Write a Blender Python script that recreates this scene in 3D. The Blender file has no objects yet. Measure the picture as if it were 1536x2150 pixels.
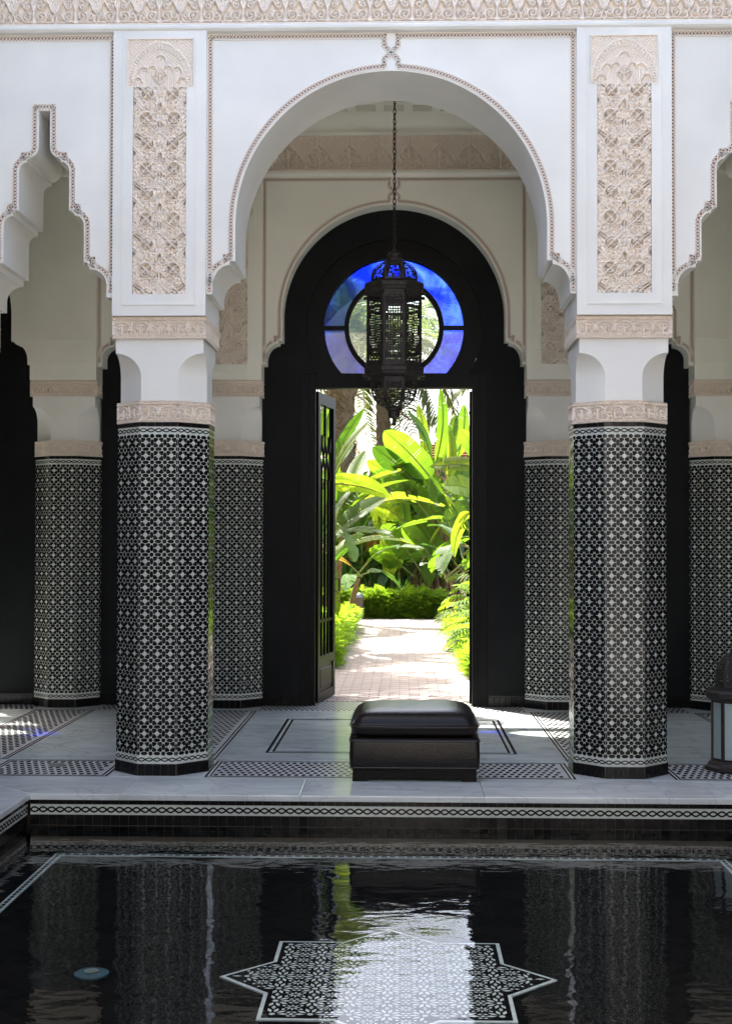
import bpy, bmesh, math, random
import numpy as np
from mathutils import Vector, Matrix, Euler

R = math.radians
PI = math.pi
scene = bpy.context.scene
col = scene.collection

# ------------------------------------------------------------------ camera, sky, sun, exposure
F_PX = 2800.0
cam_d = bpy.data.cameras.new('camera')
cam = bpy.data.objects.new('camera', cam_d)
col.objects.link(cam)
cam_d.sensor_fit = 'VERTICAL'
cam_d.sensor_height = 36.0
cam_d.lens = 36.0 * F_PX / 2150.0
cam_d.clip_start = 0.05
cam_d.clip_end = 500
CAM = Vector((0.075, 0.0, 1.55))
cam.location = CAM
PITCH, YAW, ROLL = 1.23, 1.53, 0.12
cam.rotation_euler = (Matrix.Rotation(R(YAW), 4, 'Z') @ Matrix.Rotation(R(90 + PITCH), 4, 'X') @ Matrix.Rotation(R(ROLL), 4, 'Z')).to_euler()
scene.camera = cam

SUN_EL = 57.0
SUN_H = Vector((0.60, -0.80)).normalized()          # horizontal direction the light travels
world = bpy.data.worlds.new('World')
scene.world = world
world.use_nodes = True
wn = world.node_tree
bg = wn.nodes['Background']
sky = wn.nodes.new('ShaderNodeTexSky')
sky.sky_type = 'NISHITA'
sky.sun_disc = False
sky.sun_elevation = R(SUN_EL)
sky.sun_rotation = math.atan2(-SUN_H.x, -SUN_H.y)
sky.altitude = 400
sky.air_density = 1.0
sky.dust_density = 7.5
sky.ozone_density = 0.5
wn.links.new(sky.outputs[0], bg.inputs[0])
bg.inputs[1].default_value = 0.15
sun_d = bpy.data.lights.new('sun', 'SUN')
sun_d.energy = 5.0
sun_d.angle = R(0.5)
sun_d.color = (1.0, 0.965, 0.90)
sun = bpy.data.objects.new('sun', sun_d)
col.objects.link(sun)
sd = Vector((SUN_H.x * math.cos(R(SUN_EL)), SUN_H.y * math.cos(R(SUN_EL)), -math.sin(R(SUN_EL))))
sun.rotation_euler = sd.to_track_quat('-Z', 'Y').to_euler()
sun.location = (-8, 20, 20)

vs = scene.view_settings
scene.display_settings.display_device = 'sRGB'
vs.view_transform = 'Standard'
vs.look = 'None'
vs.gamma = 1.0
vs.use_curve_mapping = False
vs.exposure = 2.3
scene.render.engine = 'CYCLES'
cy = scene.cycles
cy.max_bounces = 12
cy.diffuse_bounces = 5
cy.glossy_bounces = 5
cy.transmission_bounces = 6
cy.transparent_max_bounces = 24
cy.caustics_reflective = False
cy.caustics_refractive = False
cy.sample_clamp_indirect = 6.0
cy.use_denoising = True

# ------------------------------------------------------------------ helpers
class MB:
    """collects geometry for ONE mesh"""
    def __init__(s):
        s.v = []; s.f = []
    def add(s, verts, faces, M=None):
        o = len(s.v)
        if M is not None:
            verts = [tuple(M @ Vector(p)) for p in verts]
        s.v.extend([tuple(map(float, p)) for p in verts])
        s.f.extend([tuple(i + o for i in f) for f in faces])
        return s
    def box(s, x0, x1, y0, y1, z0, z1, M=None):
        v = [(x0,y0,z0),(x1,y0,z0),(x1,y1,z0),(x0,y1,z0),(x0,y0,z1),(x1,y0,z1),(x1,y1,z1),(x0,y1,z1)]
        f = [(0,3,2,1),(4,5,6,7),(0,1,5,4),(1,2,6,5),(2,3,7,6),(3,0,4,7)]
        return s.add(v, f, M)
    def bevbox(s, x0, x1, y0, y1, z0, z1, b=0.003, M=None):
        """box with chamfered top-and-side edges towards every side"""
        v = []; f = []
        for z, i in ((z0, b), (z0 + b, 0), (z1 - b, 0), (z1, b)):
            c = b * 0.9
            a0, a1, c0, c1 = x0 + i, x1 - i, y0 + i, y1 - i
            v += [(a0 + c, c0, z), (a1 - c, c0, z), (a1, c0 + c, z), (a1, c1 - c, z), (a1 - c, c1, z), (a0 + c, c1, z), (a0, c1 - c, z), (a0, c0 + c, z)]
        for k in range(3):
            for i in range(8):
                j = (i + 1) % 8
                f.append((k*8+i, k*8+j, k*8+8+j, k*8+8+i))
        f.append(tuple(reversed(range(8)))); f.append(tuple(range(24, 32)))
        return s.add(v, f, M)
    def prism_y(s, poly, y0, y1, M=None):
        """poly: (x,z) points, counter-clockwise seen from -y"""
        n = len(poly)
        v = [(x, y0, z) for x, z in poly] + [(x, y1, z) for x, z in poly]
        f = [tuple(range(n)), tuple(reversed(range(n, 2*n)))]
        for i in range(n):
            j = (i + 1) % n
            f.append((j, i, n + i, n + j))
        return s.add(v, f, M)
    def loft(s, rings, cap=True, M=None, closed=True):
        n = len(rings[0]); v = []; f = []
        for r in rings: v += list(r)
        for k in range(len(rings) - 1):
            for i in range(n if closed else n - 1):
                j = (i + 1) % n
                f.append((k*n+i, k*n+j, k*n+n+j, k*n+n+i))
        if cap:
            f.append(tuple(reversed(range(n)))); f.append(tuple(range((len(rings)-1)*n, len(rings)*n)))
        return s.add(v, f, M)
    def lathe(s, prof, n=24, M=None, cap=True, phase=0.0):
        rings = [[(r*math.cos(phase+2*PI*i/n), r*math.sin(phase+2*PI*i/n), z) for i in range(n)] for r, z in prof]
        return s.loft(rings, cap, M)
    def tube(s, pts, r, n=6, M=None, cap=True):
        pts = [Vector(p) for p in pts]
        rs = r if isinstance(r, (list, tuple)) else [r] * len(pts)
        rings = []
        up = Vector((0, 0, 1))
        prev = None
        for i, p in enumerate(pts):
            d = (pts[min(i+1, len(pts)-1)] - pts[max(i-1, 0)]).normalized()
            if prev is None:
                a = d.cross(up)
                if a.length < 1e-3: a = d.cross(Vector((1, 0, 0)))
            else:
                a = prev - d * prev.dot(d)
            a.normalize(); prev = a.copy()
            b = d.cross(a)
            rings.append([tuple(p + (a*math.cos(2*PI*k/n) + b*math.sin(2*PI*k/n)) * rs[i]) for k in range(n)])
        return s.loft(rings, cap, M)
    def torus(s, pts, r, n=6, M=None):
        pts = [Vector(p) for p in pts]; N = len(pts); rings = []
        cen = sum(pts, Vector()) / N
        for i, p in enumerate(pts):
            d = (pts[(i+1) % N] - pts[i-1]).normalized()
            a = (p - cen); a = (a - d*a.dot(d)).normalized(); b = d.cross(a)
            rings.append([tuple(p + (a*math.cos(2*PI*k/n) + b*math.sin(2*PI*k/n))*r) for k in range(n)])
        rings.append(rings[0])
        return s.loft(rings, False, M)
    def mesh(s, name, mat, smooth=None):
        m = bpy.data.meshes.new(name)
        m.from_pydata(s.v, [], s.f)
        if mat is not None: m.materials.append(mat)
        if smooth is not None:
            m.polygons.foreach_set('use_smooth', [True] * len(m.polygons))
            if smooth < 179: m.set_sharp_from_angle(angle=R(smooth))
        m.update()
        return m
    def build(s, name, mat, parent=None, smooth=None, kind=None, M=None):
        return link(name, s.mesh(name, mat, smooth), parent, M, kind)

def link(name, mesh, parent=None, M=None, kind=None):
    o = bpy.data.objects.new(name, mesh)
    col.objects.link(o)
    if parent is not None: o.parent = parent
    if M is not None: o.matrix_local = M
    if kind: o['kind'] = kind
    return o

def thing(name, label, cat, loc=(0, 0, 0), group=None, rz=0.0):
    o = bpy.data.objects.new(name, None)
    col.objects.link(o)
    o.empty_display_size = 0.1
    o.location = loc; o.rotation_euler = (0, 0, rz)
    return tag(o, label, cat, group)

def tag(o, label, cat, group=None):
    o['label'] = label; o['category'] = cat
    if group: o['group'] = group
    return o

def T(x, y, z): return Matrix.Translation((x, y, z))
def RZ(a): return Matrix.Rotation(a, 4, 'Z')

# ------------------------------------------------------------------ materials
def mat(name, base, rough=0.6, spec=0.5, metal=0.0, coat=0.0, coat_rough=0.05, vary=None, vscale=4.0, bump=None, bscale=40.0, trans=None, detail=5.0, sheen=0.0, blotch=None, blscale=1.2):
    m = bpy.data.materials.new(name); m.use_nodes = True
    nt = m.node_tree; N = nt.nodes; L = nt.links
    b = N['Principled BSDF']; out = N['Material Output']
    b.inputs['Base Color'].default_value = (*base, 1)
    b.inputs['Roughness'].default_value = rough
    b.inputs['Specular IOR Level'].default_value = spec
    b.inputs['Metallic'].default_value = metal
    b.inputs['Coat Weight'].default_value = coat
    b.inputs['Coat Roughness'].default_value = coat_rough
    b.inputs['Sheen Weight'].default_value = sheen
    tc = N.new('ShaderNodeTexCoord')
    csock = None
    if vary is not None:
        nz = N.new('ShaderNodeTexNoise'); nz.inputs['Scale'].default_value = vscale; nz.inputs['Detail'].default_value = detail
        L.new(tc.outputs['Object'], nz.inputs['Vector'])
        rp = N.new('ShaderNodeValToRGB')
        rp.color_ramp.elements[0].position = 0.3; rp.color_ramp.elements[0].color = (*base, 1)
        rp.color_ramp.elements[1].position = 0.7; rp.color_ramp.elements[1].color = (*vary, 1)
        L.new(nz.outputs['Fac'], rp.inputs['Fac'])
        csock = rp.outputs['Color']
        L.new(csock, b.inputs['Base Color'])
    if blotch is not None:
        nz2 = N.new('ShaderNodeTexNoise'); nz2.inputs['Scale'].default_value = blscale; nz2.inputs['Detail'].default_value = 8
        L.new(tc.outputs['Object'], nz2.inputs['Vector'])
        mr = N.new('ShaderNodeMapRange'); mr.inputs[1].default_value = 0.35; mr.inputs[2].default_value = 0.7; mr.inputs[3].default_value = 1.0; mr.inputs[4].default_value = blotch
        L.new(nz2.outputs['Fac'], mr.inputs[0])
        mx = N.new('ShaderNodeMix'); mx.data_type = 'RGBA'; mx.blend_type = 'MULTIPLY'; mx.inputs[0].default_value = 1.0
        if csock is not None: L.new(csock, mx.inputs[6])
        else: mx.inputs[6].default_value = (*base, 1)
        L.new(mr.outputs[0], mx.inputs[7]); csock = mx.outputs[2]
        L.new(csock, b.inputs['Base Color'])
    if bump:
        nb = N.new('ShaderNodeTexNoise'); nb.inputs['Scale'].default_value = bscale; nb.inputs['Detail'].default_value = 4
        L.new(tc.outputs['Object'], nb.inputs['Vector'])
        bp = N.new('ShaderNodeBump'); bp.inputs['Strength'].default_value = bump; bp.inputs['Distance'].default_value = 0.01
        L.new(nb.outputs['Fac'], bp.inputs['Height'])
        L.new(bp.outputs['Normal'], b.inputs['Normal'])
    if trans is not None:
        tr = N.new('ShaderNodeBsdfTranslucent'); tr.inputs['Color'].default_value = (*trans[0], 1)
        ms = N.new('ShaderNodeMixShader'); ms.inputs[0].default_value = trans[1]
        L.new(b.outputs[0], ms.inputs[1]); L.new(tr.outputs[0], ms.inputs[2]); L.new(ms.outputs[0], out.inputs[0])
    return m

M_ = {}
def jitter_obj(m, lo, hi, hue=0.0):
    """small per-object shift of brightness (and hue) so that no two slabs or leaves match"""
    nt = m.node_tree; N = nt.nodes; L = nt.links; b = N['Principled BSDF']; s = b.inputs['Base Color']
    oi = N.new('ShaderNodeObjectInfo'); hs = N.new('ShaderNodeHueSaturation')
    mr = N.new('ShaderNodeMapRange'); mr.inputs[3].default_value = lo; mr.inputs[4].default_value = hi
    L.new(oi.outputs['Random'], mr.inputs[0]); L.new(mr.outputs[0], hs.inputs['Value'])
    if hue:
        m2 = N.new('ShaderNodeMapRange'); m2.inputs[3].default_value = .5-hue; m2.inputs[4].default_value = .5+hue
        ml = N.new('ShaderNodeMath'); ml.operation = 'FRACT'; mm = N.new('ShaderNodeMath'); mm.operation = 'MULTIPLY'; mm.inputs[1].default_value = 7.31
        L.new(oi.outputs['Random'], mm.inputs[0]); L.new(mm.outputs[0], ml.inputs[0]); L.new(ml.outputs[0], m2.inputs[0]); L.new(m2.outputs[0], hs.inputs['Hue'])
    if s.is_linked: L.new(s.links[0].from_socket, hs.inputs['Color'])
    else: hs.inputs['Color'].default_value = s.default_value
    L.new(hs.outputs[0], s)
def jitter_island(m, lo, hi, rlo, rhi):
    nt = m.node_tree; N = nt.nodes; L = nt.links; b = N['Principled BSDF']; s = b.inputs['Base Color']
    g = N.new('ShaderNodeNewGeometry'); hs = N.new('ShaderNodeHueSaturation')
    mr = N.new('ShaderNodeMapRange'); mr.inputs[3].default_value = lo; mr.inputs[4].default_value = hi
    L.new(g.outputs['Random Per Island'], mr.inputs[0]); L.new(mr.outputs[0], hs.inputs['Value'])
    if s.is_linked: L.new(s.links[0].from_socket, hs.inputs['Color'])
    else: hs.inputs['Color'].default_value = s.default_value
    L.new(hs.outputs[0], s)
    m3 = N.new('ShaderNodeMapRange'); m3.inputs[3].default_value = rlo; m3.inputs[4].default_value = rhi
    L.new(g.outputs['Random Per Island'], m3.inputs[0]); L.new(m3.outputs[0], b.inputs['Roughness'])
def shift_per_object(m):
    """every object reads another piece of the pattern"""
    nt = m.node_tree; N = nt.nodes; L = nt.links
    oi = N.new('ShaderNodeObjectInfo'); ad = N.new('ShaderNodeVectorMath'); ad.operation = 'MULTIPLY_ADD'
    ad.inputs[1].default_value = (37.0, 53.0, 11.0)
    tc = [n for n in N if n.type == 'TEX_COORD'][0]
    ls = [(l.to_socket) for l in tc.outputs['Object'].links]
    L.new(oi.outputs['Random'], ad.inputs[0]); L.new(tc.outputs['Object'], ad.inputs[2])
    for t in ls: L.new(ad.outputs[0], t)
M_['plaster'] = mat('white_plaster', (0.82, 0.80, 0.755), 0.75, 0.25, vary=(0.76, 0.74, 0.69), vscale=1.3, bump=0.16, bscale=7, blotch=0.90, blscale=1.6)
M_['plaster_bounce'] = mat('bounce_tinted_plaster', (0.82, 0.80, 0.715), 0.75, 0.25, vary=(0.78, 0.76, 0.675), vscale=1.3, bump=0.16, bscale=7, blotch=0.92, blscale=1.6)  # yellowed copy of the plaster, warm bounce light painted into its colour
M_['stucco'] = mat('carved_stucco', (0.83, 0.735, 0.645), 0.85, 0.15, vary=(0.78, 0.68, 0.58), vscale=14, bump=0.25, bscale=160)
M_['trim'] = mat('trim_stucco', (0.76, 0.70, 0.63), 0.85, 0.15)
M_['trim_brown'] = mat('trim_ground', (0.33, 0.20, 0.135), 0.9, 0.1, vary=(0.24, 0.145, 0.10), vscale=20)
M_['zblack'] = mat('black_glazed_tile', (0.004, 0.004, 0.0045), 0.12, 0.20, vary=(0.007, 0.0065, 0.006), vscale=30, bump=0.06, bscale=60)
M_['zwhite'] = mat('white_glazed_tile', (0.56, 0.58, 0.54), 0.16, 0.45, vary=(0.46, 0.485, 0.45), vscale=22, bump=0.06, bscale=50)
M_['grout'] = mat('grout', (0.12, 0.095, 0.075), 0.9, 0.1)
M_['tadelakt'] = mat('black_tadelakt', (0.0055, 0.006, 0.0065), 0.55, 0.10, vary=(0.010, 0.0105, 0.0115), vscale=3.0, bump=0.12, bscale=6)
M_['black_paint'] = mat('black_painted_wood', (0.0035, 0.0035, 0.004), 0.42, 0.10, bump=0.05, bscale=80)
M_['door_wood'] = mat('dark_green_black_paint', (0.0022, 0.0026, 0.0022), 0.40, 0.08, vary=(0.004, 0.004, 0.003), vscale=8)
M_['bronze'] = mat('dark_bronze', (0.034, 0.028, 0.026), 0.48, 0.2, metal=0.1, vary=(0.020, 0.017, 0.015), vscale=25, bump=0.1, bscale=120)
M_['leather'] = mat('dark_brown_leather', (0.006, 0.0045, 0.004), 0.34, 0.26, vary=(0.010, 0.0065, 0.0055), vscale=3, bump=0.16, bscale=48)
M_['leather_seam'] = mat('leather_piping', (0.03, 0.02, 0.016), 0.4, 0.4)
M_['paver'] = mat('pink_paver', (0.31, 0.265, 0.24), 0.85, 0.2, vary=(0.25, 0.21, 0.19), vscale=6, bump=0.3, bscale=60)
M_['joint'] = mat('sand_joint', (0.255, 0.215, 0.195), 0.95, 0.1)
M_['soil'] = mat('garden_soil', (0.07, 0.05, 0.035), 0.95, 0.1, vary=(0.04, 0.03, 0.02), vscale=3, bump=0.6, bscale=12)
M_['court'] = mat('courtyard_stone', (0.58, 0.57, 0.55), 0.6, 0.3, vary=(0.52, 0.51, 0.49), vscale=2)
M_['court_wall'] = mat('courtyard_render', (0.17, 0.165, 0.155), 0.85, 0.2, vary=(0.14, 0.135, 0.13), vscale=1.5)
M_['drain'] = mat('drain_metal', (0.20, 0.23, 0.22), 0.4, 0.5, metal=0.5)
M_['pool_drain'] = mat('pool_drain_plastic', (0.05, 0.085, 0.10), 0.9, 0.0)
M_['terracotta'] = mat('terracotta_tile', (0.27, 0.125, 0.065), 0.85, 0.2, vary=(0.19, 0.085, 0.045), vscale=3)
M_['ochre'] = mat('ochre_wall', (0.45, 0.27, 0.18), 0.9, 0.1)

def marble(name, base, vein, scale=1.0, rough=0.14):
    m = bpy.data.materials.new(name); m.use_nodes = True
    nt = m.node_tree; N = nt.nodes; L = nt.links; b = N['Principled BSDF']
    tc = N.new('ShaderNodeTexCoord')
    n1 = N.new('ShaderNodeTexNoise'); n1.inputs['Scale'].default_value = 1.1*scale; n1.inputs['Detail'].default_value = 9; n1.inputs['Distortion'].default_value = 2.2
    L.new(tc.outputs['Object'], n1.inputs['Vector'])
    r1 = N.new('ShaderNodeValToRGB')
    e = r1.color_ramp.elements
    e[0].position = 0.40; e[0].color = (*base, 1); e[1].position = 0.62; e[1].color = (*[c*0.93 for c in base], 1)
    k = r1.color_ramp.elements.new(0.50); k.color = (*[c*0.97 for c in base], 1)
    k = r1.color_ramp.elements.new(0.515); k.color = (*vein, 1)
    k = r1.color_ramp.elements.new(0.535); k.color = (*[c*0.98 for c in base], 1)
    L.new(n1.outputs['Fac'], r1.inputs['Fac'])
    n2 = N.new('ShaderNodeTexNoise'); n2.inputs['Scale'].default_value = 3.5*scale; n2.inputs['Detail'].default_value = 6; n2.inputs['Distortion'].default_value = 1.0
    mp = N.new('ShaderNodeMapping'); mp.inputs['Scale'].default_value = (0.6, 2.0, 1.0); mp.inputs['Rotation'].default_value = (0, 0, 0.5)
    L.new(tc.outputs['Object'], mp.inputs['Vector']); L.new(mp.outputs[0], n2.inputs['Vector'])
    mr = N.new('ShaderNodeMapRange'); mr.inputs[1].default_value = 0.3; mr.inputs[2].default_value = 0.7; mr.inputs[3].default_value = 0.82; mr.inputs[4].default_value = 1.05
    L.new(n2.outputs['Fac'], mr.inputs[0])
    mx = N.new('ShaderNodeMix'); mx.data_type = 'RGBA'; mx.blend_type = 'MULTIPLY'; mx.inputs[0].default_value = 1
    L.new(r1.outputs[0], mx.inputs[6]); L.new(mr.outputs[0], mx.inputs[7])
    L.new(mx.outputs[2], b.inputs['Base Color'])
    rr = N.new('ShaderNodeMapRange'); rr.inputs[3].default_value = rough*0.7; rr.inputs[4].default_value = rough*1.5
    L.new(n2.outputs['Fac'], rr.inputs[0]); L.new(rr.outputs[0], b.inputs['Roughness'])
    nb = N.new('ShaderNodeTexNoise'); nb.inputs['Scale'].default_value = 5; L.new(tc.outputs['Object'], nb.inputs['Vector'])
    bp = N.new('ShaderNodeBump'); bp.inputs['Strength'].default_value = 0.03; bp.inputs['Distance'].default_value = 0.01
    L.new(nb.outputs['Fac'], bp.inputs['Height']); L.new(bp.outputs[0], b.inputs['Normal'])
    return m
M_['marble'] = marble('grey_marble', (0.56, 0.62, 0.63), (0.41, 0.455, 0.465), 1.0)
M_['coping'] = marble('white_marble', (0.60, 0.635, 0.635), (0.49, 0.515, 0.52), 0.8, 0.16)
M_['mosaic_white'] = mat('mosaic_white', (0.56, 0.57, 0.57), 0.25, 0.4, vary=(0.49, 0.50, 0.50), vscale=20)
M_['mosaic_black'] = mat('mosaic_black', (0.012, 0.011, 0.011), 0.22, 0.4)
M_['pool_white'] = mat('pool_tile_pale', (0.46, 0.49, 0.47), 0.9, 0.0, vary=(0.37, 0.40, 0.385), vscale=25)
M_['pool_black'] = mat('pool_tile_black', (0.003, 0.0035, 0.004), 0.9, 0.0)

def glass_tint(name, tint, f0=0.04, rough=0.0):
    m = bpy.data.materials.new(name); m.use_nodes = True
    nt = m.node_tree; N = nt.nodes; L = nt.links
    N.remove(N['Principled BSDF'])
    tr = N.new('ShaderNodeBsdfTransparent'); tr.inputs[0].default_value = (*tint, 1)
    gs = N.new('ShaderNodeBsdfGlossy'); gs.inputs['Roughness'].default_value = rough
    gs.inputs['Color'].default_value = (0.9, 0.9, 0.9, 1)
    ms = N.new('ShaderNodeMixShader')
    # Schlick reflectance, the same from both sides of the sheet
    fr = N.new('ShaderNodeLayerWeight'); fr.inputs['Blend'].default_value = 0.5
    pw = N.new('ShaderNodeMath'); pw.operation = 'POWER'; pw.inputs[1].default_value = 5.5
    fm = N.new('ShaderNodeMath'); fm.operation = 'MULTIPLY_ADD'; fm.inputs[1].default_value = 1-f0; fm.inputs[2].default_value = f0
    L.new(fr.outputs['Facing'], pw.inputs[0]); L.new(pw.outputs[0], fm.inputs[0]); L.new(fm.outputs[0], ms.inputs[0])
    L.new(tr.outputs[0], ms.inputs[1]); L.new(gs.outputs[0], ms.inputs[2])
    L.new(ms.outputs[0], N['Material Output'].inputs[0])
    return m, tr, gs, fr
M_['clear'] = glass_tint('clear_glass', (0.90, 0.93, 0.90))[0]
_b = glass_tint('blue_glass', (0.06, 0.14, 0.95))
M_['blue'] = _b[0]
# hand-made blue glass: streaks of deeper colour and a diffusing body
nt = M_['blue'].node_tree; N = nt.nodes; L = nt.links
tc = N.new('ShaderNodeTexCoord'); nz = N.new('ShaderNodeTexNoise'); nz.inputs['Scale'].default_value = 3.0; nz.inputs['Detail'].default_value = 3; nz.inputs['Distortion'].default_value = 1.5
L.new(tc.outputs['Object'], nz.inputs['Vector'])
rp = N.new('ShaderNodeValToRGB'); rp.color_ramp.elements[0].position = 0.35; rp.color_ramp.elements[0].color = (0.045, 0.12, 0.94, 1)
rp.color_ramp.elements[1].position = 0.65; rp.color_ramp.elements[1].color = (0.27, 0.41, 1.0, 1)
L.new(nz.outputs['Fac'], rp.inputs['Fac']); L.new(rp.outputs[0], _b[1].inputs[0])
rf_b = N.new('ShaderNodeBsdfRefraction'); rf_b.inputs['IOR'].default_value = 1.06; rf_b.inputs['Roughness'].default_value = 0.34
L.new(rp.outputs[0], rf_b.inputs['Color'])
mxb = N.new('ShaderNodeMixShader'); mxb.inputs[0].default_value = 0.32
_ms = [n for n in N if n.type == 'MIX_SHADER' and n != mxb][0]
L.new(_b[1].outputs[0], mxb.inputs[1]); L.new(rf_b.outputs[0], mxb.inputs[2]); L.new(mxb.outputs[0], _ms.inputs[1])

# pool water: clear, mirror-like, lightly rippled
_w = glass_tint('pool_water', (0.86, 0.90, 0.91), 0.022)
M_['water'] = _w[0]
nt = M_['water'].node_tree; N = nt.nodes; L = nt.links
tc = N.new('ShaderNodeTexCoord')
na = N.new('ShaderNodeTexNoise'); na.inputs['Scale'].default_value = 3.2; na.inputs['Detail'].default_value = 2.0; na.inputs['Distortion'].default_value = 0.4
mp = N.new('ShaderNodeMapping'); mp.inputs['Scale'].default_value = (1.0, 1.7, 1.0)
L.new(tc.outputs['Object'], mp.inputs['Vector']); L.new(mp.outputs[0], na.inputs['Vector'])
nb = N.new('ShaderNodeTexNoise'); nb.inputs['Scale'].default_value = 17.0; nb.inputs['Detail'].default_value = 2.0
L.new(mp.outputs[0], nb.inputs['Vector'])
ad = N.new('ShaderNodeMath'); ad.operation = 'MULTIPLY_ADD'; ad.inputs[1].default_value = 0.14
L.new(nb.outputs['Fac'], ad.inputs[0]); L.new(na.outputs['Fac'], ad.inputs[2])
bp = N.new('ShaderNodeBump'); bp.inputs['Strength'].default_value = 0.075; bp.inputs['Distance'].default_value = 0.05
L.new(ad.outputs[0], bp.inputs['Height']); L.new(bp.outputs[0], _w[2].inputs['Normal']); L.new(bp.outputs[0], _w[3].inputs['Normal'])

M_['frost'] = mat('frosted_glass', (0.42, 0.50, 0.50), 0.35, 0.5, trans=((0.5, 0.6, 0.6), 0.35))

def leafmat(name, a, b, tcol, tf=0.5, rough=0.4, sc=2.0):
    return mat(name, a, rough+.08, 0.25, vary=b, vscale=sc, trans=(tcol, tf))
M_['banana'] = leafmat('banana_leaf', (0.040, 0.092, 0.013), (0.058, 0.118, 0.015), (0.155, 0.30, 0.012), 0.52, 0.32)
M_['banana2'] = leafmat('banana_leaf_deep', (0.040, 0.095, 0.016), (0.06, 0.125, 0.020), (0.075, 0.175, 0.010), 0.45, 0.3)
M_['banana3'] = leafmat('banana_leaf_yellow', (0.066, 0.115, 0.014), (0.085, 0.13, 0.016), (0.27, 0.385, 0.016), 0.57, 0.35)
M_['oldleaf'] = leafmat('old_leaf', (0.26, 0.16, 0.03), (0.18, 0.09, 0.02), (0.5, 0.3, 0.04), 0.4, 0.6)
M_['stem'] = mat('banana_stem', (0.16, 0.13, 0.04), 0.6, 0.3, vary=(0.13, 0.055, 0.025), vscale=5)
M_['petiole'] = mat('green_petiole', (0.14, 0.22, 0.04), 0.5, 0.3, vary=(0.20, 0.14, 0.03), vscale=4)
M_['fern'] = leafmat('fern_leaf', (0.075, 0.15, 0.016), (0.10, 0.19, 0.02), (0.22, 0.38, 0.02), 0.58, 0.5, 6)
M_['fern2'] = leafmat('fern_leaf_bright', (0.085, 0.16, 0.016), (0.12, 0.20, 0.02), (0.27, 0.43, 0.02), 0.60, 0.45, 6)
M_['strap'] = leafmat('strap_leaf', (0.030, 0.085, 0.022), (0.05, 0.11, 0.03), (0.12, 0.28, 0.03), 0.4, 0.3)
M_['strap_b'] = leafmat('deep_green_leaf', (0.022, 0.065, 0.014), (0.035, 0.085, 0.018), (0.05, 0.14, 0.012), 0.4, 0.3)
M_['palm'] = leafmat('palm_leaflet', (0.10, 0.13, 0.06), (0.13, 0.15, 0.07), (0.20, 0.25, 0.06), 0.4, 0.4)
M_['palm_dead'] = leafmat('palm_thatch', (0.30, 0.23, 0.13), (0.20, 0.14, 0.08), (0.4, 0.28, 0.12), 0.3, 0.8)
M_['trunk'] = mat('palm_trunk', (0.20, 0.14, 0.09), 0.9, 0.1, vary=(0.11, 0.075, 0.05), vscale=9, bump=0.8, bscale=18)
M_['bollard'] = mat('bollard_bronze', (0.09, 0.075, 0.055), 0.6, 0.4, vary=(0.13, 0.10, 0.07), vscale=14)
M_['bollard_cap'] = mat('bollard_cap', (0.20, 0.22, 0.25), 0.35, 0.5, metal=0.4)
for k in ('marble', 'coping'): shift_per_object(M_[k]); jitter_obj(M_[k], .90, 1.06)
jitter_island(M_['zblack'], .5, 1.8, .06, .22)
jitter_obj(M_['zwhite'], .80, 1.10)
jitter_obj(M_['paver'], .93, 1.07)
def veined(m, sc=46.0):
    """cross veins of a banana leaf and paler and darker bands along it"""
    nt = m.node_tree; N = nt.nodes; L = nt.links; b = N['Principled BSDF']
    tc = [n for n in N if n.type == 'TEX_COORD'][0]
    w = N.new('ShaderNodeTexWave'); w.bands_direction = 'X'; w.inputs['Scale'].default_value = sc; w.inputs['Distortion'].default_value = 1.2; w.inputs['Detail'].default_value = 2
    L.new(tc.outputs['Object'], w.inputs['Vector'])
    bp = N.new('ShaderNodeBump'); bp.inputs['Strength'].default_value = .35; bp.inputs['Distance'].default_value = .01
    L.new(w.outputs['Fac'], bp.inputs['Height']); L.new(bp.outputs[0], b.inputs['Normal'])
    tr = [n for n in N if n.type == 'BSDF_TRANSLUCENT'][0]
    col_ = tr.inputs['Color'].default_value[:]
    nz = N.new('ShaderNodeTexNoise'); nz.inputs['Scale'].default_value = 5; nz.inputs['Detail'].default_value = 4; L.new(tc.outputs['Object'], nz.inputs['Vector'])
    ad = N.new('ShaderNodeMath'); ad.operation = 'MULTIPLY_ADD'; ad.inputs[1].default_value = .35
    L.new(w.outputs['Fac'], ad.inputs[0]); L.new(nz.outputs['Fac'], ad.inputs[2])
    mr = N.new('ShaderNodeMapRange'); mr.inputs[1].default_value = .35; mr.inputs[2].default_value = 1.0; mr.inputs[3].default_value = .70; mr.inputs[4].default_value = 1.25
    L.new(ad.outputs[0], mr.inputs[0])
    mx = N.new('ShaderNodeMix'); mx.data_type = 'RGBA'; mx.blend_type = 'MULTIPLY'; mx.inputs[0].default_value = 1; mx.inputs[6].default_value = col_
    L.new(mr.outputs[0], mx.inputs[7])
    oi = N.new('ShaderNodeObjectInfo'); hs = N.new('ShaderNodeHueSaturation')
    m2 = N.new('ShaderNodeMapRange'); m2.inputs[3].default_value = .6; m2.inputs[4].default_value = 1.3; L.new(oi.outputs['Random'], m2.inputs[0]); L.new(m2.outputs[0], hs.inputs['Value'])
    L.new(mx.outputs[2], hs.inputs['Color']); L.new(hs.outputs[0], tr.inputs['Color'])
    jitter_obj(m, .7, 1.25, .02)
for k in ('banana', 'banana2', 'banana3', 'strap_b', 'oldleaf'): veined(M_[k])
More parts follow.
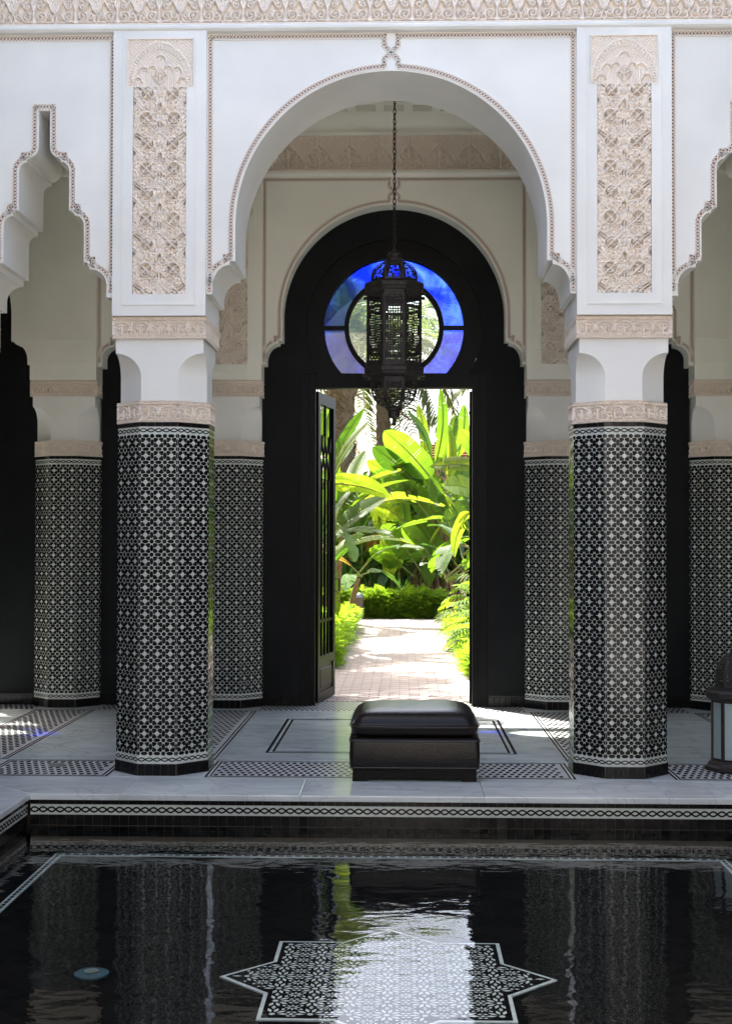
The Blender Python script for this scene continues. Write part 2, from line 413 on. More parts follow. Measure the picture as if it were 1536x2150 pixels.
# ------------------------------------------------------------------ carved relief height fields
def dpoly(X, Z, pts):
    d = np.full(X.shape, 1e9)
    for (ax, az), (bx, bz) in zip(pts[:-1], pts[1:]):
        vx, vz = bx - ax, bz - az
        L2 = vx*vx + vz*vz + 1e-12
        t = np.clip(((X-ax)*vx + (Z-az)*vz) / L2, 0, 1)
        d = np.minimum(d, np.hypot(X-ax-t*vx, Z-az-t*vz))
    return d
def ridge(d, w): return np.clip(1 - (d / w)**2, 0, 1)**0.4
def spiral(cx, cz, r0, r1, a0, turns, n=26):
    return [(cx + (r0+(r1-r0)*i/n)*math.cos(a0+turns*2*PI*i/n), cz + (r0+(r1-r0)*i/n)*math.sin(a0+turns*2*PI*i/n)) for i in range(n+1)]
def arc(cx, cz, r, a0, a1, n=14, rz=None):
    rz = r if rz is None else rz
    return [(cx + r*math.cos(R(a0+(a1-a0)*i/n)), cz + rz*math.sin(R(a0+(a1-a0)*i/n))) for i in range(n+1)]

def grid(w, h, step):
    nx, nz = int(round(w/step))+1, int(round(h/step))+1
    return np.meshgrid(np.linspace(0, w, nx), np.linspace(0, h, nz))
def relief_geo(X, Z, H, keep=None):
    """local (u, v, n) vertices + quads"""
    nz, nx = X.shape
    V = np.stack([X, Z, H], -1).reshape(-1, 3)
    idx = np.arange(nx*nz).reshape(nz, nx)
    F = np.stack([idx[:-1,:-1], idx[:-1,1:], idx[1:,1:], idx[1:,:-1]], -1).reshape(-1, 4)
    if keep is not None:
        k = keep.reshape(-1); F = F[k[F].all(1)]
    return V, F
def place(V, org, u, n):
    """(u,v,n) -> world: org + u*U + z*V + n*N"""
    u = np.array(u, float); n = np.array(n, float); o = np.array(org, float)
    return o + V[:, :1]*u + V[:, 1:2]*np.array([0, 0, 1.0]) + V[:, 2:3]*n

def panel_height(U, V):
    """pilaster panel arabesque; U in -1..1, V downwards in half widths, period 1.9"""
    P = 1.9
    a = np.abs(U); v = np.mod(V, P)
    best = np.zeros_like(U)
    g = 0.5 + 0.5*np.cos(24*a + 3*np.sin(9*v*2*PI/P/3))*np.cos(2*PI/P*6*v + 3*np.sin(8*a))
    ground = 0.50 + 0.26*np.clip((g-.35)/.3, 0, 1)
    deep = np.zeros(U.shape, bool)
    for sh in (-P, 0, P):
        vv = v - sh
        dA = np.hypot(a-.475, vv-.25); dB = np.hypot(a-.525, vv-1.19)
        deep |= ((dA < .25) & (dA > .09)) | ((dB < .25) & (dB > .09))
        deep |= (a < (vv-.58)*.55) & (vv > .58) & (vv < .86)
        deep |= (a + np.abs(vv-1.47)*.9 < .22) | ((1-a) + np.abs(vv-.55)*.8 < .20)
        deep |= (dpoly(a, vv, [(.60, .12), (.95, -.14)]) < .07) | (dpoly(a, vv, [(.36, 1.05), (.14, .88)]) < .07)
        strands = [
            [(.10, .92), (.11, .6), (.14, .36), (.22, .14), (.36, .0), (.5, -.05)],
            [(.0, .50), (.10, .66), (.20, .80), (.26, .92), (.40, .94)],
            [(.70, .98), (.82, 1.10), (.86, 1.3), (.84, 1.5), (.92, 1.7), (1.0, 1.78)],
            [(.475-.23, .25+.23), (.475+.26, .25-.26)], [(.475-.26, .25-.26), (.475+.26, .25+.26)],
            [(.525-.26, 1.19-.26), (.525+.26, 1.19+.26)], [(.525-.26, 1.19+.26), (.525+.26, 1.19-.26)],
            arc(.475, .25, .255, 0, 360, 22), arc(.525, 1.19, .255, 0, 360, 22),
            arc(.475, .25, .15, 200, 340), arc(.525, 1.19, .15, 20, 160),
            [(0, 1.23), (.23, 1.48), (0, 1.74)], [(0, 1.23), (0, 1.72)], [(.12, 1.36), (.10, 1.6)],
            [(0, 1.62), (.42, 2.04)], [(0, 1.70), (.36, 2.06)], [(.05, 1.56), (.48, 1.99)],
            [(1, .33), (.80, .55), (1, .78)], [(1, .45), (.86, .6)], [(.80, .55), (.6, .78)], [(.86, .62), (.66, .84)],
            arc(.42, .70, .09, 0, 360, 12, .12), arc(.60, .62, .07, 0, 360, 12, .1), arc(.40, 1.66, .10, 0, 360, 12, .13),
            arc(0, .16, .08, 0, 360, 12, .13), arc(.16, 1.12, .08, 0, 360, 12, .14), arc(.68, 1.66, .08, 0, 360, 12, .1),
            [(.62, .1), (.9, -.1)], [(.36, 1.05), (.12, .86)],
        ]
        for s in strands:
            best = np.maximum(best, ridge(dpoly(a, vv, s), .042))
    h = np.where(deep, 0.0, .50+1.2*(ground-.5))
    return np.maximum(h, best*(0.95))

def panel_geo(w=0.353, h=1.38, step=0.0038, depth=0.046):
    X, Z = grid(w, h, step)
    hw = w/2
    H = panel_height((X-hw)/hw, (h-Z)/hw + 0.0)
    return relief_geo(X-hw, Z, (H-1.0)*depth + 0.003)
def panel_head_geo(w=0.44, h=0.325, step=0.0038, depth=0.026):
    X, Z = grid(w, h, step); hw = w/2
    U = (X-hw)/hw; V = Z/hw
    a = np.abs(U)
    g = 0.5+0.5*np.cos(55*a)*np.cos(60*V)
    H = 0.55 + 0.2*(g > .6)
    out = [(.97, 0), (.95, .35), (.83, .72), (.62, 1.02), (.33, 1.25), (0, 1.36)]
    inn = [(.84, 0), (.82, .33), (.71, .64), (.52, .90), (.28, 1.09), (0, 1.17)]
    H = np.maximum(H, ridge(dpoly(a, V, out), .045)); H = np.maximum(H, .9*ridge(dpoly(a, V, inn), .03))
    bead = dpoly(a, V, [((p[0]+q[0])/2, (p[1]+q[1])/2) for p, q in zip(out, inn)])
    ang = np.arctan2(V, a)
    H = np.where(bead < .05, np.maximum(H, .6+.35*(np.cos(ang*70) > 0)), H)
    inside = np.zeros(U.shape, bool)
    for cx, cz, r in ((0, .80, .17), (.5, .45, .16), (.24, .5, .14), (.68, .16, .13)):
        d = np.hypot(a-cx, V-cz)
        H = np.where(d < r, .35+.12*np.cos(d*90), H); H = np.where((a > cx-r) & (a < cx+r) & (V < cz) & (d > 0), np.where(V > 0.02, .45+.12*np.cos((a-cx)*90), H), H)
        H = np.maximum(H, ridge(np.abs(d-r), .03)*(V >= cz-.02))
    fan = a + np.abs(V-.34)*.9
    H = np.where(fan < .24, 0, H)
    for s in ([(0, .08), (.23, .34), (0, .62)], [(0, .1), (0, .6)], [(.12, .2), (.05, .5)], [(.0, .3), (.16, .4)]):
        H = np.maximum(H, ridge(dpoly(a, V, s), .03))
    bd = np.minimum(np.minimum(1-a, 1.48-V), 9)
    H = np.where(bd < .05, 1.0, H)
    return relief_geo(X-hw, Z, (H-1.0)*depth + 0.006)

def frieze_geo(w=0.28, h=0.33, step=0.0042, depth=0.040):
    X, Z = grid(w, h, step)
    U = (X-w/2)/w; V = Z/w; a = np.abs(U)
    arch = [(.5, .30), (.43, .36), (.38, .50), (.28, .64), (.15, .74), (.06, .82), (.04, .88), (.09, .95), (.05, 1.03), (0, 1.06)]
    az = np.interp(a.ravel(), [0, .06, .15, .28, .38, .43, .5], [.86, .82, .74, .64, .5, .36, .30]).reshape(a.shape)
    g = 0.5+0.5*np.cos(60*a + 2*np.sin(20*V))*np.cos(52*V+2*np.sin(22*a))
    H = np.where(V < az, 0.0, 0.55+.2*(g > .55))
    st = [spiral(.17, .22, .13, .025, -1.2, 1.5), spiral(.16, .47, .10, .02, 1.8, -1.3), spiral(.37, .24, .085, .02, 2.0, 1.2),
          [(0, .06), (0, .72)], [(0, .06), (.10, .10), (.2, .09)], [(0, .36), (.06, .52), (.04, .66), (.12, .70)],
          [(.5, .06), (.44, .12), (.46, .22), (.5, .27)], [(.26, .5), (.3, .56), (.24, .62)], [(.28, .08), (.36, .07), (.44, .10)]]
    for s in st: H = np.maximum(H, .85*ridge(dpoly(a, V, s), .030))
    H = np.maximum(H, 1.0*ridge(dpoly(a, V, arch), .034))
    H = np.maximum(H, .8*ridge(np.hypot(a, (V-.12)*.8), .07))
    H = np.where(V < .035, .95, H)
    return relief_geo(X, Z, (H-1)*depth)

def band_geo(w, h, nm, step=0.0034, depth=0.028):
    X, Z = grid(w, h, step)
    p = w/nm
    U = (np.mod(X, p)-p/2)/p; a = np.abs(U); k = h/p
    t = Z/h; V = Z/p
    H = np.full(X.shape, .55)
    mid = (t > .19) & (t < .80)
    fine = np.cos(2*PI*X/.016)*np.cos(2*PI*Z/.016+1.0)
    b0 = .19*k
    bead = lambda c: .55+.4*(np.cos(2*PI*X/(p/7) + (t > c)*PI) > 0)
    H = np.where((t < .14) & (t > .04), bead(.09), H); H = np.where((t > .86) & (t < .96), bead(.91), H)
    inner = mid & (t < .55)
    H = np.where(inner, 0.05, H); H = np.where(mid & ~inner, .55-.35*(fine > .35), H)
    st = [spiral(.25, b0+.20*k, .16, .03, -1.5, 1.6), [(.5, b0), (.5, .78*k)], [(0, b0), (.03, b0+.2*k), (0, .62*k)], [(.5, .3*k), (.42, .5*k), (.47, .62*k)], [(.1, b0+.02), (.2, b0+.05), (.4, b0+.02)]]
    for s in st: H = np.maximum(H, np.where(mid, .9*ridge(dpoly(a, V, s), .04), 0))
    H = np.maximum(H, np.where(mid, .9*ridge(dpoly(a, V, arc(0, .46*k, .46, 0, 90, 10, .28*k)), .045), 0))
    for c in (.02, .165, .835, .98): H = np.maximum(H, ridge(np.abs(t-c), .022))
    return relief_geo(X-w/2, Z, (H-1)*depth)

# ------------------------------------------------------------------ zellige column
CS = 0.254                       # octagon side
CA = CS*(1+math.sqrt(2))/2       # apothem
CELL = CS/3; ROW = 2.095/24
Z0 = 0.145
def oct_face(k):
    th = -PI/2 + k*PI/4
    return (-math.sin(th), math.cos(th), 0), (math.cos(th), math.sin(th), 0)
def octa(a, z):
    r = a/math.cos(PI/8)
    return [(r*math.cos(PI/8+i*PI/4), r*math.sin(PI/8+i*PI/4), z) for i in range(8)]
def poly_star(n, r0, r1, ph=0):
    return [((r0 if i % 2 == 0 else r1)*math.cos(ph+i*PI/n), (r0 if i % 2 == 0 else r1)*math.sin(ph+i*PI/n)) for i in range(2*n)]
p_ = CELL
SH_NODE = [(0.175*p_*math.cos(PI/8+i*PI/4), 0.175*p_*math.sin(PI/8+i*PI/4)) for i in range(8)]
SH_H = [(-.285*p_, 0), (-.15*p_, -.136*p_), (.15*p_, -.136*p_), (.285*p_, 0), (.15*p_, .136*p_), (-.15*p_, .136*p_)]
SH_V = [(z, x) for x, z in reversed(SH_H)]
def heart(q):
    pts = [(.128, .128), (.185, .030), (.338, .030), (.350, .14), (.405, .26), (.392, .335), (.350, .350), (.335, .392), (.26, .405), (.14, .350), (.030, .338), (.030, .185)]
    c, s = round(math.cos(q*PI/2)), round(math.sin(q*PI/2))
    return [(p_*(x*c-z*s), p_*(x*s+z*c)) for x, z in pts]
SH_STAR = poly_star(8, .175*p_, .135*p_)

def tile_prism(mb, poly, cx, cz, h0, h1, org, u, n, rnd, tilt, lo=None, hi=None):
    tx, tz = rnd.gauss(0, tilt), rnd.gauss(0, tilt)
    pts = [(cx+x, cz+z) for x, z in poly]
    if lo is not None: pts = [(min(max(x, lo), hi), z) for x, z in pts]
    V = np.array([(x, z, h1 + tx*(x-cx) + tz*(z-cz)) for x, z in pts] + [(x, z, h0) for x, z in pts])
    m = len(pts)
    F = [tuple(range(m))] + [((i+1) % m, i, m+i, m+(i+1) % m) for i in range(m)]
    mb.add(place(V, org, u, n).tolist(), F)

rnd = random.Random(5)
def make_zellige(with_stars):
    mb = MB(); mw = MB()
    for k in range(8):
        u, n = oct_face(k)
        org = np.array(n)*CA
        for j in range(25):
            z = Z0 + j*ROW
            for i in range(4):
                x = -CS/2 + i*CELL
                tile_prism(mb, SH_NODE, x, z, 0, .0016, org, u, n, rnd, .012, -CS/2+.0008, CS/2-.0008)
                if i < 3: tile_prism(mb, SH_H, x+CELL/2, z, 0, .0016, org, u, n, rnd, .016)
                if j < 24:
                    tile_prism(mb, SH_V, x, z+ROW/2, 0, .0016, org, u, n, rnd, .014, -CS/2+.0008, CS/2-.0008)
                if i < 3 and j < 24:
                    for q in range(4): tile_prism(mb, heart(q), x+CELL/2, z+ROW/2, 0, .0016, org, u, n, rnd, .012)
                    if with_stars: tile_prism(mw, SH_STAR, x+CELL/2, z+ROW/2, 0, .0013, org, u, n, rnd, .012)
    return mb.mesh('zellige_tiles', M_['zblack']), (mw.mesh('zellige_stars', M_['zwhite']) if with_stars else None)
def ribbon(mb, fn, u0, u1, n_, wd, org, u, n, hh):
    pts = [fn(u0+(u1-u0)*i/n_) for i in range(n_+1)]
    V = []; F = []
    for i, (x, z) in enumerate(pts):
        a = pts[max(i-1, 0)]; b = pts[min(i+1, n_)]
        dx, dz = b[0]-a[0], b[1]-a[1]; l = math.hypot(dx, dz)+1e-9
        nx, nz = -dz/l*wd/2, dx/l*wd/2
        V += [(x-nx, z-nz, hh), (x+nx, z+nz, hh)]
    for i in range(n_): F.append((2*i, 2*i+2, 2*i+3, 2*i+1))
    mb.add(place(np.array(V), org, u, n).tolist(), F)
def chain(mb, width, zc, amp, loop, org, u, n, hh=.0012, wd=.0078):
    nl = max(1, round(width/loop)); lp = width/nl
    for s in (1, -1):
        ribbon(mb, lambda x: (x, zc + s*amp*math.sin(PI*(x+width/2)/lp)), -width/2, width/2, nl*10, wd, org, u, n, hh+.0002*s)

ZTOP = Z0+24*ROW                                   # 2.24
def make_column_meshes():
    C = {}
    C['shaft'] = MB().loft([octa(CA, .05), octa(CA, 2.34)]).mesh('shaft', M_['zwhite'])
    C['tiles'], C['stars'] = make_zellige(True)
    C['tiles_front'] = C['tiles']
    mb = MB()
    for k in range(8):
        u, n = oct_face(k); org = np.array(n)*CA
        chain(mb, CS, .105, .0105, CS/5.0, org, u, n)
        chain(mb, CS, 2.278, .0105, CS/5.0, org, u, n)
    C['chain'] = mb.mesh('chain_band', M_['zblack'])
    # plinth core and the joint-separated tiles
    C['plinth'] = MB().loft([octa(CA+.004, 0), octa(CA+.004, .076)]).mesh('plinth', M_['grout'])
    tw = CS/5
    C['base_tile'] = MB().bevbox(-tw/2+.0012, tw/2-.0012, -.006, .006, .0005, .077, .0015).mesh('base_tile', M_['zblack'])
    tw2 = CS/5
    C['top_core'] = MB().loft([octa(CA+.0015, 2.303), octa(CA+.0015, 2.332)]).mesh('top_course', M_['grout'])
    C['top_tile'] = MB().bevbox(-tw2/2+.0015, tw2/2-.0015, -.003, .003, 0, .026, .001).mesh('top_tile', M_['zblack'])
    # stucco ring
    ra = .318; rs = 2*ra*math.tan(PI/8)
    mb = MB().loft([octa(ra-.029, 2.33), octa(ra-.029, 2.475)])
    V, F = band_geo(rs, .145, 2, .0034)
    for k in range(8):
        u, n = oct_face(k)
        mb.add(place(V, np.array(n)*ra + np.array([0, 0, 2.331]), u, n).tolist(), F.tolist())
    C['ring'] = mb.mesh('stucco_ring', M_['stucco'], 40)
    # capital: octagon growing into a square through scooped corners
    hw = .292; cm = hw*(1-math.tan(PI/8)); rings = []
    zs = [2.47, 2.55, 2.63] + [2.63+.16*math.sin(R(a)) for a in range(6, 91, 6)] + [2.80, 2.89]
    for z in zs:
        c = cm if z <= 2.63 else (cm*math.sqrt(max(0, 1-((z-2.63)/.16)**2)) if z < 2.79 else 0.0)
        c = max(c, .0015)
        h = hw
        rings.append([(-h+c, -h, z), (h-c, -h, z), (h, -h+c, z), (h, h-c, z), (h-c, h, z), (-h+c, h, z), (-h, h-c, z), (-h, -h+c, z)])
    C['capital'] = MB().loft(rings).mesh('capital', M_['plaster'], 35)
    # carved impost band
    bw = .314
    mb = MB().box(-bw+.029, bw-.029, -bw+.029, bw-.029, 2.885, 3.034)
    V, F = band_geo(2*bw, .150, 5, .0034)
    for k in range(4):
        th = -PI/2+k*PI/2
        n = (math.cos(th), math.sin(th), 0); u = (-math.sin(th), math.cos(th), 0)
        mb.add(place(V, np.array(n)*bw + np.array([0, 0, 2.884]), u, n).tolist(), F.tolist())
    C['band'] = mb.mesh('carved_band', M_['stucco'], 40)
    C['star'] = None
    s = MB(); tile_prism(s, SH_STAR, 0, 0, 0, .0013, np.zeros(3), (1, 0, 0), (0, -1, 0), random.Random(1), 0.0)
    C['star_tile'] = s.mesh('star_tile', M_['zwhite'])
    return C
CM = make_column_meshes()
def column(x, y, label, group, front, faces):
    t = thing('tiled_column', label, 'column', (x, y, 0), group)
    link('shaft', CM['shaft'], t)
    link('zellige_tiles', CM['tiles'], t, kind='stuff')
    if front:
        for k in faces:
            u, n = oct_face(k)
            for j in range(24):
                for i in range(3):
                    P = np.array(n)*CA + np.array(u)*(-CS/2+(i+.5)*CELL)
                    M = T(P[0], P[1], Z0+(j+.5)*ROW) @ RZ(k*PI/4) @ Matrix.Rotation(rnd.gauss(0, .010), 4, 'X') @ Matrix.Rotation(rnd.gauss(0, .010), 4, 'Z')
                    link('star_tile', CM['star_tile'], t, M)
    else:
        link('star_tiles', CM['stars'], t, kind='stuff')
    link('chain_band', CM['chain'], t, kind='stuff')
    link('plinth', CM['plinth'], t); link('top_course', CM['top_core'], t)
    for k in (6, 7, 0, 1, 2):
        u, n = oct_face(k)
        for i in range(5):
            P = np.array(n)*(CA+.004) + np.array(u)*(-CS/2+(i+.5)*CS/5)
            link('base_tile', CM['base_tile'], t, T(P[0], P[1], 0) @ RZ(k*PI/4 + rnd.gauss(0, .012)))
            P = np.array(n)*(CA+.002) + np.array(u)*(-CS/2+(i+.5)*CS/5)
            link('top_tile', CM['top_tile'], t, T(P[0], P[1], 2.304) @ RZ(k*PI/4 + rnd.gauss(0, .012)))
    link('stucco_ring', CM['ring'], t); link('capital', CM['capital'], t); link('carved_band', CM['band'], t)
    return t

# ------------------------------------------------------------------ arcade walls
YF, YB = 8.75, 12.27            # pilaster faces of the court arcade and of the garden-side arcade
XC = 1.532; XOF, XOB = 3.095, 3.065
PW = 0.31
ZB = 3.035                      # underside of the wall mass (top of the carved bands)
ZARC, RARC = 3.64, 1.032
def main_half():
    """right half of the big opening, from the impost upwards to the crown (x, z)"""
    hw = XC-PW
    pts = [(hw, ZB), (hw, 3.185), (1.185, 3.185), (1.185, 3.225)]
    pts += [(1.068+.117*math.cos(R(a)), 3.225+.155*math.sin(R(a))) for a in range(10, 91, 10)]
    pts += [(1.068, 3.405), (RARC, 3.405), (RARC, 3.5)]
    pts += [(RARC*math.cos(R(a)), ZARC+RARC*math.sin(R(a))) for a in range(0, 91, 3)]
    return pts
def lamb_half(hw):
    k = hw/0.42
    def q(x0, z0, x1, z1):      # scooped quarter from vertical (x1,z1) up to horizontal (x0,z0)
        return [(x0+(x1-x0)*math.cos(R(a)), z1+(z0-z1)*math.sin(R(a))) for a in range(0, 91, 10)]
    pts = [(hw, ZB), (hw, 3.166), (.378*k, 3.166)]
    pts += q(.274*k, 3.355, .378*k, 3.245)
    pts += [(.274*k, 3.396), (.240*k, 3.396)]
    pts += q(.184*k, 3.715, .240*k, 3.650)
    pts += [(.184*k, 3.750), (.150*k, 3.750)]
    pts += q(.100*k, 4.075, .150*k, 4.012)
    pts += [(.100*k, 4.100)]
    pts += [(.038+(.100*k-.038)*(1-math.sin(R(a))), 4.100+.075*(1-math.cos(R(a)))) for a in range(15, 91, 15)]
    pts += [(.038, 4.42), (0, 4.42)]
    return pts
def opening(cx, half):
    """left foot -> crown -> right foot"""
    L_ = [(cx-x, z) for x, z in half]; R_ = [(cx+x, z) for x, z in reversed(half)]
    if abs(L_[-1][0]-R_[0][0]) < 1e-6: R_ = R_[1:]
    return L_+R_
def strips_from(paths, w, step=.0115):
    """white lattice and brown ground of the pierced trim; returns two MBs in (x, y, z), face towards -y at y=0"""
    lat, gr = MB(), MB()
    for pts in paths:
        P = [Vector((x, z)) for x, z in pts]
        # resample each straight run
        S = []; 
        for a, b in zip(P[:-1], P[1:]):
            l = (b-a).length; k = max(1, round(l/step))
            for i in range(k): S.append(a+(b-a)*i/k)
        S.append(P[-1])
        n = len(S); O = []
        for i in range(n):
            d0 = (S[i]-S[i-1]) if i > 0 else (S[1]-S[0]); d1 = (S[i+1]-S[i]) if i < n-1 else d0
            d0.normalize(); d1.normalize()
            m = (Vector((-d0.y, d0.x))+Vector((-d1.y, d1.x))); m.normalize()
            c = max(.5, m.dot(Vector((-d0.y, d0.x))))
            O.append(m*(1/c))
        L0 = [S[i]-O[i]*w/2 for i in range(n)]; L1 = [S[i]+O[i]*w/2 for i in range(n)]
        V = []
        for i in range(n): V += [(L0[i].x, -.0015, L0[i].y), (L1[i].x, -.0015, L1[i].y)]
        gr.add(V, [(2*i, 2*i+2, 2*i+3, 2*i+1) for i in range(n-1)])
        def bar(a, b, bw, y):
            d = (b-a)
            if d.length < 1e-5: return
            d.normalize(); q = Vector((-d.y, d.x))*bw/2
            c = [a-q, b-q, b+q, a+q]
            v = [(p.x, y, p.y) for p in c]+[(p.x, 0, p.y) for p in c]
            lat.add(v, [(0, 1, 2, 3), (1, 0, 4, 5), (3, 2, 6, 7)])
        for i in range(n-1):
            e = i % 2
            mid0 = S[i] if False else None
            A0, A1, B0, B1 = L0[i], L1[i], L0[i+1], L1[i+1]
            C0 = S[i]; C1 = S[i+1]
            if e == 0:
                bar(A0, C1, .0052, -.0052); bar(A1, C1, .0052, -.0058)
            else:
                bar(C0, B0, .0052, -.0052); bar(C0, B1, .0052, -.0058)
        for E in (L0, L1):
            for i in range(n-1): bar(E[i], E[i+1], .0065, -.0064)
    return lat, gr
def offset_path(pts, d):
    P = [Vector(p) for p in pts]; out = []
    for i in range(len(P)):
        d0 = (P[i]-P[i-1]) if i > 0 else P[1]-P[0]; d1 = P[i+1]-P[i] if i < len(P)-1 else d0
        d0 = d0.normalized(); d1 = d1.normalized()
        n0 = Vector((-d0.y, d0.x)); m = n0+Vector((-d1.y, d1.x))
        if m.length < 1e-4: m = n0.copy()
        m.normalize(); c = max(.6, m.dot(n0)); q = P[i]+m*(d/c); out.append((q.x, q.y))
    return out

PANEL = panel_geo(); HEAD = panel_head_geo(); FRZ = frieze_geo()
def mesh_vz(geo, name):
    V, F = geo
    m = bpy.data.meshes.new(name)
    W = np.stack([V[:, 0], -V[:, 2], V[:, 1]], -1)
    m.from_pydata(W.tolist(), [], F.tolist()); m.materials.append(M_['stucco'])
    m.polygons.foreach_set('use_smooth', [True]*len(m.polygons)); m.set_sharp_from_angle(angle=R(38))
    m.update(); return m
PANEL_M = mesh_vz(PANEL, 'stucco_panel'); HEAD_M = mesh_vz(HEAD, 'panel_head'); FRZ_M = mesh_vz(FRZ, 'frieze_motif')
ZTOPW = 8.6
ZFR = 4.975                      # underside of the frieze
def arcade(name, label, yf, xo, plain_outer, frieze_x, pm='plaster'):
    """yf = pilaster face; wall face 25 mm behind it, wall 0.66 thick"""
    t = thing(name, label, 'wall', (0, yf, 0))
    yw = .048; yb = .66
    bx = xo+XC                   # centre of the outer big bays
    sh = (xo-PW-(XC+PW))/2; sc = (xo-PW+XC+PW)/2
    pts = [(-9.2, 0.0), (-(bx+XC-PW), 0.0)] if plain_outer else [(-9.2, 0.0), (-xo-PW, 0.0), (-xo-PW, ZB)]
    for cx, half in ((-bx, main_half()), (-sc, lamb_half(sh)), (0, main_half()), (sc, lamb_half(sh)), (bx, main_half())):
        if not plain_outer and abs(cx) == bx: continue
        o = opening(cx, half)
        if cx == -bx: o = [(o[0][0], 0.0)]+o[1:]
        if cx == bx: o = o[:-1]+[(o[-1][0], 0.0)]
        pts += o
    if not plain_outer: pts += [(xo+PW, ZB), (xo+PW, 0.0)]
    pts += [(9.2, 0.0), (9.2, ZTOPW), (-9.2, ZTOPW)]
    # drop doubled points
    q = [pts[0]]
    for p in pts[1:]:
        if math.hypot(p[0]-q[-1][0], p[1]-q[-1][1]) > 1e-5: q.append(p)
    MB().prism_y(q, yw, yb).build('wall', M_[pm], t, 30)
    for px in (-xo, -XC, XC, xo):
        mb = MB()
        if plain_outer and abs(px) > 2:
            mb.box(-PW, PW, 0, yw+.01, ZB, 4.945)
            for z0, z1, d in ((3.40, 3.43, .012), (3.19, 3.205, .008), (3.205, 3.40, .004)): mb.box(-PW-.001, PW+.001, -d, .005, z0, z1)
            mb.build('pilaster', M_[pm], t, M=T(px, 0, 0)); continue
        # pilaster slab in two C-shaped halves round the carved panel and its arched head
        for s in (1, -1):
            o = [(0, ZB), (PW, ZB), (PW, 4.945), (0, 4.945), (0, 4.885), (.222, 4.885), (.222, 4.560), (.1775, 4.560), (.1775, 3.178), (0, 3.178)]
            o = [(s*x, z) for x, z in o]
            if s < 0: o = list(reversed(o))
            mb.prism_y(o, 0, yw+.01)
        # raised frame line round the panel
        for (a, b, c, d) in ((-.247, -.241, 3.105, 4.91), (.241, .247, 3.105, 4.91), (-.241, .241, 3.105, 3.111)):
            mb.box(a, b, -.006, .004, c, d)
        mb.build('pilaster', M_[pm], t, M=T(px, 0, 0))
        link('stucco_panel', PANEL_M, t, T(px, 0.0, 3.179))
        link('panel_head', HEAD_M, t, T(px, 0.002, 4.559))
    # pierced trim
    paths = []
    TW = .035
    xi = XC-PW-.020
    zt = 4.905
    mo = opening(0, main_half())
    k0 = 1
    half = main_half()
    hp = [p for p in half if p[1] > 3.19 and p[0] < 1.19]
    off = offset_path(hp, -.030)      # outside the opening on the right-hand side
    off = [p for p in off if p[0] > .045 and p[0] < xi]
    rp = [(xi, 3.185), (xi, zt), (.045, zt), (.045, zt-.07)]
    for s in (1, -1):
        paths.append([(s*x, z) for x, z in [(xi, 3.20), (xi, zt), (.046, zt), (.046, 4.835)]])
        paths.append([(s*x, z) for x, z in [(xi-.002, 3.25)]+off+[(.046, ZARC+RARC+.032), (.046, 4.755)]])
        paths.append([(s*.046, 4.84), (0, 4.795), (-s*.046, 4.75)])
        # lambrequin bays
        lh = [p for p in lamb_half(sh) if p[1] > 3.17 and p[0] < sh*.93]
        lo = offset_path(lh, -.026)
        for q_ in (1, -1):
            a = [(sc*s+q_*x, z) for x, z in lo]
            a = [p for p in a if abs(p[0]-sc*s) < sh-.012]
            if q_ > 0: a.append((sc*s-.064, 4.446)) if False else None
            paths.append(a)
            paths.append([(sc*s+q_*(sh-.016), 3.20), (sc*s+q_*(sh-.016), zt)])
        paths.append([(sc*s-sh+.016, zt), (sc*s+sh-.016, zt)])
    lat, gr = strips_from(paths, TW)
    lat.build('trim', M_['trim'], t, M=T(0, yw, 0)); gr.build('trim_ground', M_['trim_brown'], t, M=T(0, yw, 0))
    # ledge under the frieze, backing and cap
    mb = MB(); x = 9.2
    prof = [(yw, 4.925), (.004, 4.930), (-.012, 4.945), (-.014, 4.962), (-.004, 4.968), (-.004, 4.974), (yw, 4.974)]
    V = [(-x, y, z) for y, z in prof]+[(x, y, z) for y, z in prof]; n = len(prof)
    mb.add(V, [(i, i+n, i+1+n, i+1) for i in range(n-1)])
    mb.build('ledge', M_[pm], t)
    mb = MB(); prof = [(yw, 5.304), (-.012, 5.304), (-.016, 5.33), (yw, 5.336)]
    V = [(-x, y, z) for y, z in prof]+[(x, y, z) for y, z in prof]; n = len(prof)
    mb.add(V, [(i, i+n, i+1+n, i+1) for i in range(n-1)])
    mb.build('ledge', M_[pm], t)
    k = 0
    x = -frieze_x
    while x < frieze_x:
        link('frieze_motif', FRZ_M, t, T(x, -.006, ZFR)); x += .28
    return t, bx, sc, sh
WF, BXF, SCF, SHF = arcade('arcade_wall', 'white plaster arcade wall facing the pool with large round arch', YF, XOF, False, 4.2)
WB, BXB, SCB, SHB = arcade('arcade_wall', 'shaded arcade wall with painted-in warm bounce light behind the gallery around the black doorway', YB, XOB, True, 2.8, 'plaster_bounce')

gf = None
yc = YF+.335
column(-XC, yc, 'black and white tiled column standing left of the ottoman at the pool edge', 'front columns', True, (7, 0, 1, 2))
column(XC, yc, 'black and white tiled column standing right of the ottoman beside the floor lantern', 'front columns', True, (6, 7, 0, 1))
column(-XOF, yc, 'tiled column at the far left edge, only its carved band in view', 'front columns', False, ())
column(XOF, yc, 'tiled column of the pool arcade beyond the right edge behind the floor lantern', 'front columns', False, ())
yc2 = YB+.335
column(-XC, yc2, 'shaded tiled column left of the doorway, half hidden by the front column', 'rear columns', False, ())
column(XC, yc2, 'shaded tiled column right of the doorway, half hidden by the front column', 'rear columns', False, ())
column(-XOB, yc2, 'shaded tiled column at the left of the gallery in front of black wall', 'rear columns', False, ())
column(XOB, yc2, 'shaded tiled column at the right edge behind the floor lantern', 'rear columns', False, ())
